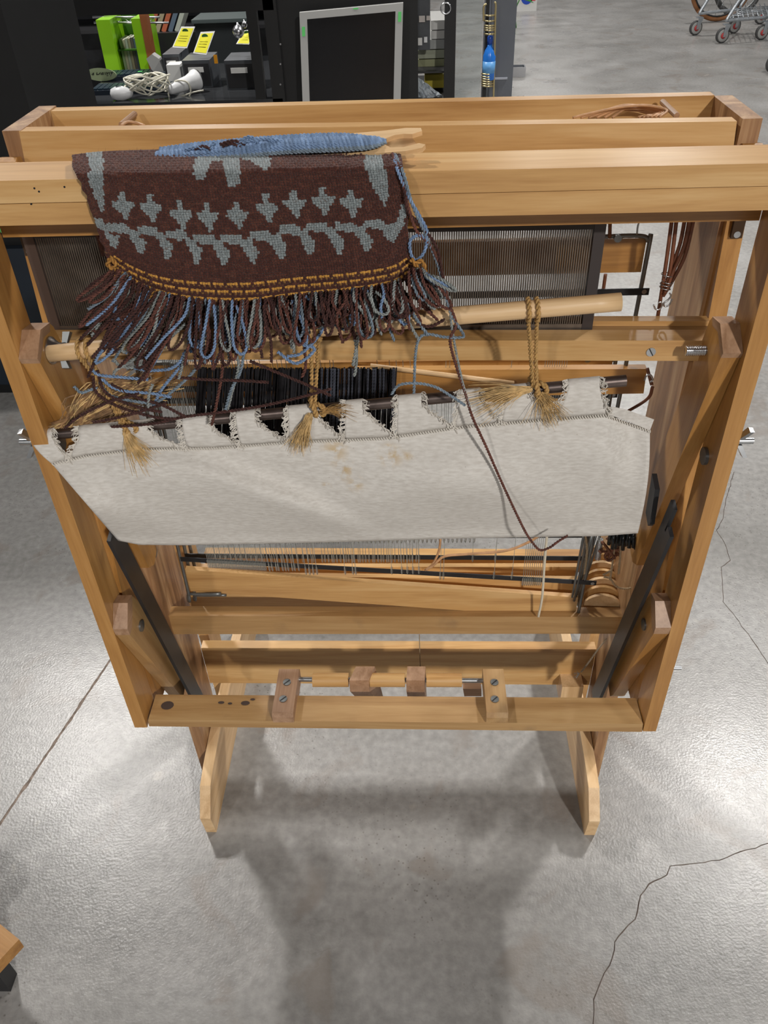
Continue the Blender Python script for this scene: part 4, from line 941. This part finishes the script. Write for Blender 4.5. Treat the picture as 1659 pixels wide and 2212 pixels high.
for i in range(9):
    book(xx+i*.034, 6.2, 1.021, .03, .15, .21, (i*5+1) % 8, '%s book %s on the dark rack shelf' % (SPN[(i*5+1) % 8], ['at the left end', 'second from the left end', 'third from the left end', 'left of the middle', 'in the middle', 'right of the middle', 'third from the right end', 'second from the right end', 'at the right end'][i]), 'books on the rack shelf')
a = P(330, 120, y=5.6)
for i in range(5):
    book(a.x+i*.04, 5.6, zs+.14, .025, .15, .22, [4, 3, 4, 1, 0][i], ['leaning orange-brown book', 'leaning tan book', 'leaning red book', 'leaning navy book', 'leaning grey book'][i]+' beside the orange board', 'leaning books', .5)
box_ = lambda *a, **k: box(*a, **k)
tag(box('wooden_crate', (P(335, 140, y=5.58).x-.02, 5.55, zs), (P(335, 140, y=5.58).x+.36, 5.8, zs+.135), BLK2, None), 'black crate under the leaning books', 'crate')
a = on(318, 156); tag(plate('orange_board', [(a.y+.02, zs), (a.y+.09, zs), (a.y+.09, zs+.62), (a.y+.02, zs+.62)], a.x+.01, a.x+.045, plain('orange_brown_board', (.28, .09, .025), .6), None, (0, 0, 1)), 'orange-brown upright board beside the lime green unit', 'board')
# keyboards
KEY = plain('dark_key', (.015, .03, .045), .3)
def keyboard(px, py, w_, d_, rot, label):
    c = on(px, py); e = empty('keyboard', tuple(c), label, 'keyboard'); M0 = Matrix.Translation(c) @ Matrix.Rotation(rot, 4, 'Z')
    bm = bmesh.new(); q = [V((0, 0, 0)), V((w_, 0, 0)), V((w_, d_, 0)), V((0, d_, 0))]; hexa(bm, q, [p+V((0, 0, .022)) for p in q]); bev(bm, .003); bmesh.ops.transform(bm, matrix=M0, verts=bm.verts); finish('case', bm, NAVY, e)
    for i in range(15):
        for k in range(5):
            bm = bmesh.new(); x = .012+i*(w_-.02)/15; y = .012+k*(d_-.02)/5; q = [V((x, y, .023)), V((x+(w_-.02)/15*.82, y, .023)), V((x+(w_-.02)/15*.82, y+(d_-.02)/5*.8, .023)), V((x, y+(d_-.02)/5*.8, .023))]
            hexa(bm, q, [p+V((0, 0, .007)) for p in q]); bmesh.ops.transform(bm, matrix=M0, verts=bm.verts); finish('key', bm, GREENT if (i, k) in ((6, 2),) else KEY, e)
keyboard(196, 207, .44, .15, .02, 'dark keyboard in front, at the left of the display case')
keyboard(220, 176, .46, .15, .02, 'dark keyboard behind, below the lime green unit')
# white scanner mouse, handset, coiled cable
def lathe(name, prof, c, d, mat, parent, sides=24, **kw):
    c, d = V(c), V(d).normalized(); u = d.orthogonal().normalized(); s = d.cross(u); bm = bmesh.new(); rings = []
    for a, r in prof: rings.append([bm.verts.new(c+d*a+(u*math.cos(2*math.pi*k/sides)+s*math.sin(2*math.pi*k/sides))*r) for k in range(sides)])
    for A, B in zip(rings, rings[1:]):
        for k in range(sides): bm.faces.new((A[k], A[(k+1) % sides], B[(k+1) % sides], B[k]))
    bm.faces.new(rings[0][::-1]); bm.faces.new(rings[-1]); return finish(name, bm, mat, parent, d, smooth=True, **kw)
e = empty('handset', tuple(on(400, 205)), 'white handheld scanner with flared head lying on the display shelf', 'scanner')
h0, h1 = on(368, 211)+V((0, 0, .035)), on(433, 196)+V((0, .0, .055)); d_ = (h1-h0)
lathe('handle', [(0, .012), (.004, .022), (.06, .030), (.12, .034), (.15, .042), (.165, .050), (.175, .050)], h0, d_, WHITE, e); lathe('scan_window', [(.172, .046), (.185, .047), (.19, .040)], h0, d_, BLK2, e)
e = empty('computer_mouse', tuple(on(268, 218)), 'white computer mouse at the front of the display shelf', 'mouse')
c = on(265, 216); lathe('mouse_body', [(-.055, .004), (-.048, .022), (-.025, .032), (.005, .034), (.03, .027), (.05, .018), (.058, .004)], c+V((0, 0, .03)), (1, .1, 0), WHITE, e); lathe('mouse_button', [(-.022, .003), (-.012, .012), (.012, .012), (.022, .003)], c+V((-.005, -.004, .052)), (1, .1, 0), NAVY, e)
random.seed(5); c = on(326, 209); pts = []
for i in range(62):
    a = i*.83; r = .060+.036*math.sin(i*1.7); pts.append(c+V((r*math.cos(a)*1.25, .06*math.sin(a)-.02+.01*random.random(), .012+.075*abs(math.sin(a*.5+i*.13))+.02*random.random())))
o = tube('coiled_cable', pts, .0042, CREAM, None, 5, 6); tag(o, 'tangled coil of cream cable between the mouse and the scanner', 'cable')
pts = [P(x, y, y=YD+.12) for x, y in ((440, 195), (415, 200), (372, 214), (365, 196), (380, 175), (405, 178), (412, 200), (400, 215), (375, 218))]
o = tube('looped_cable', pts, .0042, CREAM, None, 8, 6); tag(o, 'single large loop of cream cable over the white scanner', 'cable')
o = pb('adapter_box', 284, 203, 318, 190, on(300, 203).y, .07, DGREY, None, zb=zs); tag(o, 'small grey adapter box beside the coiled cable', 'adapter')
o = pb('white_carton', 366, 182, 395, 140, on(380, 180).y, .1, PAPER, None, zb=zs); tag(o, 'small white carton in front of the black printer', 'carton')
e = empty('angled_stand', tuple(on(345, 168)), 'grey angled plastic stand behind the keyboards', 'stand')
yy = on(345, 168).y; q = [P(*p, y=yy) for p in ((316, 127), (328, 117), (343, 127), (359, 168), (343, 168), (327, 150))]; q2 = [p+V((0, .06, 0)) for p in q]
bm = bmesh.new(); hexa(bm, q, q2); bev(bm, .003); finish('stand_body', bm, plain('translucent_grey', (.38, .38, .37), .3), e)
# paper plate with writing
e = empty('paper_plate', tuple(on(215, 172)), 'pale green paper plate with handwriting at the left of the display', 'plate')
yy = on(215, 174).y-.05; bm = bmesh.new(); c = P(217, 161, y=yy); n_ = 28
A = [c+V((.085*math.cos(2*math.pi*k/n_), -.02*math.sin(2*math.pi*k/n_), .036*math.sin(2*math.pi*k/n_))) for k in range(n_)]; hexa(bm, A, [p+V((0, .012, -.003)) for p in A]); finish('plate_disc', bm, plain('pale_green_paper', (.42, .52, .30), .7), e)
def text(s, c, size, mat, parent, rot=(math.radians(90), 0, 0), name='lettering'):
    cu = bpy.data.curves.new(name, 'FONT'); cu.body = s; cu.size = size; cu.extrude = .0005; cu.shear = .2; cu.align_x = 'CENTER'; cu.offset = size*.012
    tmp = bpy.data.objects.new('tmp', cu); me_ = bpy.data.meshes.new_from_object(tmp); me_.name = name; bpy.data.objects.remove(tmp); bpy.data.curves.remove(cu)
    me_.materials.clear(); M = Matrix.Translation(V(c)) @ Matrix.Rotation(rot[0], 4, 'X'); return link_mesh(name, me_, mat, parent, M)
text("d a Dangly", c+V((0, -.012, .001)), .034, BLK, e, (math.radians(60), 0, 0))
# black printers with labels and yellow tags
def printer(px0, px1, pyb, pyt, label, side=False):
    y = on((px0+px1)/2, pyb).y; a, b = P(px0, pyb, y=y), P(px1, pyb, y=y); zt_ = P((px0+px1)/2, pyt, y=y).z
    e = empty('receipt_printer', ((a.x+b.x)/2, y, zs), label, 'printer'); w_ = b.x-a.x
    box('body', (a.x, y, zs), (b.x, y+.22, zt_), DGREY, e, .012); box('front_cover', (a.x+.008, y-.006, zs+.01), (b.x-.008, y+.004, zt_-.015), BLK2, e, .006)
    box('label', (a.x+w_*.2, y-.009, zs+(zt_-zs)*.58), (a.x+w_*.75, y-.0055, zs+(zt_-zs)*.76), PAPER, e, 0)
    return e, y, zt_
printer(360, 396, 172, 117, 'left black receipt printer behind the white carton')
printer(402, 461, 190, 130, 'middle black receipt printer with a white label and orange tag')
printer(492, 556, 194, 130, 'right black receipt printer with a torn white label')
a = P(462, 128, y=on(430, 190).y+.05); tag(box('orange_tag', (a.x, a.y, a.z-.02), (a.x+.018, a.y+.003, a.z+.02), plain('orange_tag', (.85, .35, .01), .5), None, 0), 'small orange tag hanging on the middle printer', 'tag')
def ytag(q, label, Y):
    q = [P(*p, y=Y) for p in q]; q[0].y += .05; q[1].y += .05; c = (q[0]+q[2])/2; e = empty('price_tag', tuple(c), label, 'tag', 'yellow price tags'); n = V((0, -1, .3)).normalized()
    bm = bmesh.new(); hexa(bm, q, [p+V((0, .004, 0)) for p in q]); finish('card', bm, PAPER, e)
    i = [c+(p-c)*.86 for p in q]; bm = bmesh.new(); hexa(bm, [p-V((0, .0015, 0)) for p in i], [p-V((0, .0003, 0)) for p in i]); finish('printed_panel', bm, YEL, e)
    bm = bmesh.new(); cc = i[0].lerp(i[1], .4).lerp(i[3].lerp(i[2], .4), .14); A = [cc+V((.016*math.cos(k*.5236), 0, .010*math.sin(k*.5236)))-V((0, .003, 0)) for k in range(12)]; hexa(bm, A, [p+V((0, .001, 0)) for p in A]); finish('green_dot', bm, plain('dark_green_ink', (.03, .14, .03), .6), e)
    for f in (.42, .55, .7):
        bm = bmesh.new(); l, r_ = i[0].lerp(i[3], f), i[1].lerp(i[2], f); l, r_ = l.lerp(r_, .15), l.lerp(r_, .8); l.y -= .0025; r_.y -= .0025
        hexa(bm, [l, r_, r_-V((0, 0, .006)), l-V((0, 0, .006))], [p+V((0, .0008, 0)) for p in (l, r_, r_-V((0, 0, .006)), l-V((0, 0, .006)))]); finish('printed_line', bm, plain('dark_yellow_ink', (.22, .20, .01), .6), e)
ytag([(387, 61), (417, 61), (404, 104), (372, 102)], 'left yellow price tag standing on the left printer', 4.95)
ytag([(429, 73), (460, 71), (446, 118), (417, 115)], 'middle yellow price tag standing on the middle printer', 4.72)
ytag([(523, 70), (545, 66), (538, 96), (510, 95)], 'right yellow price tag below the glass ornament', 4.7)
c = P(515, 68, y=4.66); o = lathe('glass_ornament', [(-.03, .004), (-.026, .016), (-.012, .027), (0, .030), (.012, .027), (.026, .016), (.03, .006), (.04, .004)], c, (0, 0, 1), CHROME, None, 20); tag(o, 'large shiny round ornament above the right printer', 'ornament')
c = P(528, 53, y=4.66); o = lathe('glass_ornament', [(-.016, .003), (-.012, .010), (0, .015), (.012, .010), (.016, .003), (.022, .003)], c, (0, 0, 1), CHROME, None, 16); tag(o, 'small shiny round ornament upper right of the larger one', 'ornament')
e = empty('equipment_case', tuple(on(470, 150)), 'dark grey glass-topped box behind the printers', 'box'); y = 5.35; a, b = P(430, 125, y=y), P(510, 125, y=y)
box('case_body', (a.x, y, zs), (b.x+.1, y+.25, P(450, 50, y=y).z), plain('smoky_plastic', (.035, .04, .042), .3), e, .01); box('case_lid', (a.x-.01, y-.01, P(450, 50, y=y).z+.001), (b.x+.11, y+.26, P(450, 46, y=y).z+.01), plain('smoky_lid', (.08, .10, .10), .3), e, .004)
# framed panel (monitor) leaning on the case
q = [P(*p, y=4.32) for p in ((647, 27), (871, 6), (860, 216), (650, 219))]; q[2].z = q[3].z = min(q[2].z, q[3].z)-.25
dn = V((0, -.03, 0)); q[2] += V((0, -.05, 0)); q[3] += V((0, -.05, 0))
mon = empty('display_monitor', tuple((q[2]+q[3])/2), 'tall black monitor in a silver frame leaning behind the loom', 'monitor')
def quad(name, q, dep, mat, parent, r=.002): bm = bmesh.new(); hexa(bm, q, [p+V((0, dep, 0)) for p in q]); bev(bm, r); return finish(name, bm, mat, parent, q[1]-q[0])
cc = sum(q, V((0, 0, 0)))/4
def ins(fx, fy): 
    t0 = q[0].lerp(q[1], fx); b0 = q[3].lerp(q[2], fx); return t0.lerp(b0, fy)
box('front_ledge', (DX(640), YD-.17, 0), (DX(903), YD-.001, min(q[2].z, q[3].z)-.001), BLK, case)
SIL = plain('silver_frame', (.42, .42, .41), .45, .1)
quad('screen', [ins(.05, .03), ins(.95, .03), ins(.95, .97), ins(.05, .97)], .02, plain('black_screen', (.010, .010, .011), .22), mon)
for f4 in (((0, 0), (1, 0), (1, .045), (0, .045)), ((0, .96), (1, .96), (1, 1), (0, 1)), ((0, .045), (.072, .045), (.072, .96), (0, .96)), ((.928, .045), (1, .045), (1, .96), (.928, .96))):
    quad('bezel', [ins(*f)-V((0, .006, 0)) for f in f4], .03, SIL, mon)
for f4 in (((.02, .09), (.05, .09), (.05, .15), (.02, .15)), ((.955, .05), (.985, .05), (.985, .11), (.955, .11)), ((.52, .003), (.57, .003), (.57, .012), (.52, .012))):
    quad('green_sticker', [ins(*f)-V((0, .0075, 0)) for f in f4], .001, GREENT, mon, 0)
# right bay of the case
e = empty('switch_panel', tuple(P(913, 108, y=YD+.06)), 'grey metal panel with latches and sockets hanging in the right bay', 'panel')
pb('panel_plate', 897, 108, 929, -15, YD+.06, .02, DGREY, e)
for x0, yb, x1, yt, mt, nm in ((905, 48, 918, 34, CHROME, 'latch'), (921, 44, 929, 34, CHROME, 'latch'), (900, 98, 912, 82, PAPER, 'socket'), (916, 92, 923, 80, WHITE, 'knob')):
    pb(nm, x0, yb, x1, yt, YD+.047, .0125, mt, e)
LIN = plain('white_linen', (.55, .55, .53), .8)
for k, (yb, yt, mt, lb) in enumerate(((64, 44, LIN, 'white folded cloth, top of the stack'), (84, 66, LIN, 'white folded cloth, second of the stack'), (106, 86, plain('grey_linen', (.34, .35, .34), .8), 'grey folded cloth, third of the stack'), (126, 108, plain('sage_linen', (.34, .36, .27), .8), 'sage folded cloth, fourth of the stack'), (155, 128, plain('olive_linen', (.30, .31, .18), .8), 'olive folded cloth, bottom of the stack'))):
    o = pb('folded_cloth', 903 if k > 1 else 931, yb, 962, yt, YD+.12+.01*k, .3, mt, None, .012); tag(o, lb, 'cloth', 'folded cloths in the right bay')
o = pb('yellow_box', 918, 190, 962, 161, YD+.2, .2, plain('yellow_carton', (.45, .36, .03), .5), None); tag(o, 'yellow box under the glass shelf in the right bay', 'box')
random.seed(3); bm = bmesh.new(); g = []
for i in range(15):
    g.append([bm.verts.new(P(896+i*4.2, 160+max(0, i*3.4)+k*7*(1-i/22)+random.uniform(-2, 2), y=YD+.06+.03*random.random())) for k in range(9)])
for i in range(14):
    for k in range(8): bm.faces.new((g[i][k], g[i+1][k], g[i+1][k+1], g[i][k+1]))
o = finish('plastic_bag', bm, plain('crinkled_plastic', (.55, .60, .64), .12), None); tag(o, 'crinkled clear plastic bag at the bottom of the right bay', 'bag'); o.modifiers.new('s', 'SOLIDIFY').thickness = .004
c = P(963, 18, y=YD-.01); o = tube('wire_ring', loop_round(c, .022, V((0, 1, 0)), 16), .004, CHROME, None, 2, 6); tag(o, 'oval wire ring hanging by the corner post', 'ring')
# brass wire rack with blue bottle
BRASS = plain('brass_wire', (.55, .46, .25), .3, .8)
rk = empty('wire_basket_rack', tuple(P(1057, 210, y=YD-.06)), 'brass wire basket rack hanging by the grey panel', 'rack'); Yk = YD-.05
tube('rack_frame', [P(1045, 45, y=Yk), P(1045, 15, y=Yk), P(1051, 8, y=Yk)], .005, BRASS, rk, 4, 6)
tube('rack_frame', [P(1066, 215, y=Yk), P(1068, 120, y=Yk), P(1070, 40, y=Yk), P(1071, 10, y=Yk), P(1068, 4, y=Yk)], .005, BRASS, rk, 4, 6)
for py in (33, 45, 55, 60, 65, 73): tube('rack_wire', [P(1046, py, y=Yk), P(1057, py+1, y=Yk-.02), P(1068, py, y=Yk)], .004, BRASS, rk, 3, 5)
for py in (160, 166, 171, 176, 181, 186): tube('rack_wire', [P(1040, py-1, y=Yk), P(1054, py+1, y=Yk-.02), P(1064, py, y=Yk)], .004, BRASS, rk, 3, 5)
bt = empty('spray_bottle', tuple(P(1055, 160, y=Yk)), 'bright blue bottle standing in the brass wire rack', 'bottle'); c = P(1055, 172, y=Yk+.01)
BLUE = plain('blue_plastic', (.02, .17, .62), .25)
lathe('bottle_body', [(0, .026), (.004, .030), (.10, .030), (.125, .022), (.14, .012), (.15, .011)], c, (0, 0, 1), BLUE, bt, 18); lathe('bottle_cap', [(.15, .013), (.18, .013), (.184, .009)], c, (0, 0, 1), plain('dark_blue_cap', (.01, .06, .35), .3), bt, 14)
lathe('bottle_label', [(.03, .0306), (.08, .0306)], c, (0, 0, 1), plain('light_blue_label', (.12, .35, .70), .4), bt, 18)
# small things on the far floor
c = P(1125, 166, z=0); e = empty('metal_bracket', tuple(c), 'small grey channel foot beside the grey panel', 'bracket')
a = P(1113, 164, y=YD+.5)
yq = P(1125, 166, z=0).y; x0, x1 = P(1105, 166, z=0).x, P(1133, 162, z=0).x; hh = .07
box('channel_side', (x0, yq, 0), (x1, yq+.01, hh), plain('pale_grey_metal', (.35, .35, .36), .4), e, .002); box('channel_side', (x0, yq+.10, 0), (x1, yq+.11, hh), GREY, e, .002); box('channel_end', (x1-.01, yq+.0101, 0), (x1, yq+.0999, hh), GREY, e, .002); box('channel_floor', (x0, yq+.0101, 0), (x1-.0101, yq+.0999, .01), BLK2, e, .001)
c = P(1138, 24, z=0); e = empty('toy_box', tuple(c), 'white box printed with blue circle and red patches on the far floor', 'box')
x0, x1 = P(1112, 22, z=0).x, P(1156, 20, z=0).x; yq = c.y; box('carton', (x0, yq, 0), (x1, yq+.25, .30), PAPER, e, .004)
bm = bmesh.new(); cc = V(((x0+x1)/2, yq-.001, .13)); A = [cc+V((.065*math.cos(k*.3927), 0, .065*math.sin(k*.3927))) for k in range(16)]; hexa(bm, A, [p-V((0, .002, 0)) for p in A]); finish('blue_circle', bm, plain('print_blue', (.01, .06, .45), .5), e)
box('red_patch', (x1-.08, yq-.003, .10), (x1-.02, yq-.0005, .2), plain('print_red', (.6, .05, .06), .5), e, 0); box('green_patch', (x0+.01, yq-.003, .12), (x0+.06, yq-.0005, .2), plain('print_green', (.05, .4, .12), .5), e, 0)
pot = empty('leafy_plant', tuple(P(1112, 62, z=0)), 'green leaf poking out behind the grey panel', 'plant')
b0 = P(1115, 60, z=0)
tube('stem', [b0, b0+V((-.02, 0, .15)), b0+V((.02, 0, .26))], .006, plain('stem_green', (.05, .2, .04), .5), pot, 4, 6)
for dx, dz in ((.14, -.04), (.10, .03), (-.06, .04)):
    s0 = b0+V((.02, 0, .26)); tip = s0+V((dx, -.02, dz)); mid = s0.lerp(tip, .5)+V((0, 0, .02)); bm = bmesh.new(); A = [s0, mid+V((0, -.03, -.01)), tip, mid+V((0, .03, .01))]; hexa(bm, A, [p+V((0, 0, .003)) for p in A]); finish('leaf', bm, plain('leaf_green', (.03, .26, .05), .4), pot)
# shopping carts
GALV = plain('galvanised_tube', (.40, .43, .46), .35, .7, .1, 30); RUB = plain('grey_rubber', (.28, .28, .27), .7); RUBD = plain('dark_rubber', (.05, .05, .05), .7); HUB = plain('red_hub', (.40, .03, .03), .5)
def caster(par, px, py, r=.062, ang=.25):
    g = P(px, py, z=0); ax = V((math.sin(ang), -math.cos(ang), 0)).normalized(); c = g+V((0, 0, r))
    w_ = lathe('caster_wheel', [(-.016, r*.86), (-.014, r*.98), (0, r), (.014, r*.98), (.016, r*.86)], c, ax, RUBD, par, 24)
    lathe('wheel_disc', [(.0155, r*.84), (.018, r*.80), (.019, r*.45)], c, ax, RUB, w_, 20); lathe('wheel_hub', [(.019, r*.42), (.026, r*.36), (.028, r*.15)], c, ax, HUB, w_, 14)
    s0 = ax*.03; bm = bmesh.new(); t = V((ax.y, -ax.x, 0))*.016; t2 = t*1.6; q = [c+s0-t*.7+V((0, 0, -.01)), c+s0+t*.7+V((0, 0, -.01)), c+s0+t2+V((.02, 0, r+.025)), c+s0-t2+V((.02, 0, r+.025))]
    hexa(bm, q, [p+ax*.003 for p in q]); finish('caster_fork', bm, GALV, par, (0, 0, 1))
    top = c+V((.02, 0, r+.022)); box('fork_plate', tuple(top-V((.03, .03, 0))), tuple(top+V((.03, .03, .006))), GALV, par, .001); return c, top
ct = empty('shopping_cart', tuple(P(1560, 96, z=0)), 'silver wire shopping cart with red-hubbed castors, nearer one at upper right', 'cart')
c1, t1 = caster(ct, 1557, 93); c2, t2 = caster(ct, 1642, 86); c3, t3 = caster(ct, 1583, 72); c4, t4 = caster(ct, 1700, 66)
ct2 = empty('shopping_cart', tuple(P(1502, 76, z=0)), 'silver wire shopping cart behind, its castor in front of the bicycle wheel', 'cart')
d1, u1 = caster(ct2, 1500, 76); d2, u2 = caster(ct2, 1640, 52)
def fr(par, a, b, c_, d_):
    up = V((0, 0, .035)); 
    tube('frame_tube', [a+V((-.02, .0, .30))+V((.28, .1, .1)), a+V((.10, .03, .22)), a+V((-.0, 0, .055)), a+up, a.lerp(b, .15)+up, b+up], .014, GALV, par, 6, 8)
    tube('frame_tube', [b+up, b+V((.02, 0, .10)), b+V((.25, .1, .42))], .014, GALV, par, 6, 8)
fr(ct, t1, t2, 0, 0); fr(ct2, u1, t3+V((0, .0, .02)), 0, 0)
tube('frame_tube', [t3+V((0, 0, .03)), t4+V((0, 0, .03))], .012, GALV, ct, 2, 8); tube('frame_tube', [t1+V((0, 0, .035)), t3+V((0, 0, .03))], .010, GALV, ct, 2, 8)
for k in range(9):
    f = k/8; a = t1.lerp(t2, f)+V((.05, 0, .05)); tube('rack_wire', [a, a+V((.12, .5, .03))], .004, GALV, ct, 2, 5)
for k in range(5): f = k/4; tube('rack_wire', [t1+V((.05+.03*k, .1+.1*k, .055)), t2+V((.05+.03*k, .1+.1*k, .055))], .004, GALV, ct, 2, 5)
ct3 = empty('shopping_cart', tuple(P(1662, 160, z=0)), 'cart cut off by the right edge, only its nearest castor showing', 'cart'); e1, e2 = caster(ct3, 1668, 158, .07)
tube('frame_tube', [e2, e2+V((0, 0, .1)), e2+V((.4, .1, .3))], .014, GALV, ct3, 4, 8)
# bicycle wheels behind the carts
g = P(1545, 46, z=0); 
def wheel(c, R_, ax, tyre, rim, label, sp_=18):
    e = empty('bicycle_wheel', tuple(c-V((0, 0, R_))), label, 'wheel', 'bicycle wheels behind the carts'); ax = V(ax).normalized(); u = ax.orthogonal().normalized(); s = ax.cross(u)
    tube('tyre', loop_round(c, R_-.02, ax, 40), .02, tyre, e, 1, 8); tube('rim', loop_round(c, R_-.045, ax, 40), .010, rim, e, 1, 6); cyl('hub', c-ax*.04, c+ax*.04, .02, CHROME, e, 12)
    for k in range(sp_): a = 2*math.pi*k/sp_; tube('spoke', [c, c+(u*math.cos(a)+s*math.sin(a))*(R_-.045)], .002, CHROME, e, 1, 4)
wheel(g+V((0, 0, .33)), .33, (.12, -1, .1), plain('tan_tyre', (.22, .09, .03), .6), BLK2, 'tan-walled bicycle wheel behind the silver carts')
wheel(g+V((.25, .25, .30)), .30, (.3, -1, .25), RUBD, GREYM, 'black bicycle wheel leaning behind the tan one')
# corner of a wooden stool at lower left, partly out of frame
zb_ = .14
st = empty('wooden_stool', tuple(P(-60, 2150, z=0)), 'corner of a low wooden stool at the bottom left edge', 'stool')
c0 = P(41, 2029, z=zb_); e1 = (P(0, 1996, z=zb_)-c0).normalized(); e2 = V((e1.y, -e1.x, 0)); e2 = e2 if e2.x < 0 or e2.y < e1.y else -e2
if e2.dot(P(4, 2072, z=zb_)-c0) < 0: e2 = -e2
q = [c0, c0+e1*.34, c0+e1*.34+e2*.26, c0+e2*.26]
bm = bmesh.new(); hexa(bm, q, [p-V((0, 0, .026)) for p in q]); bev(bm, .004); finish('seat_board', bm, WOODO, st, e1)
for a_, b_ in ((.05, .04), (.29, .04), (.05, .22), (.29, .22)):
    c = c0+e1*a_+e2*b_; box('leg', (c.x-.014, c.y-.014, 0), (c.x+.014, c.y+.014, zb_-.0265), BLK2, st, .003)
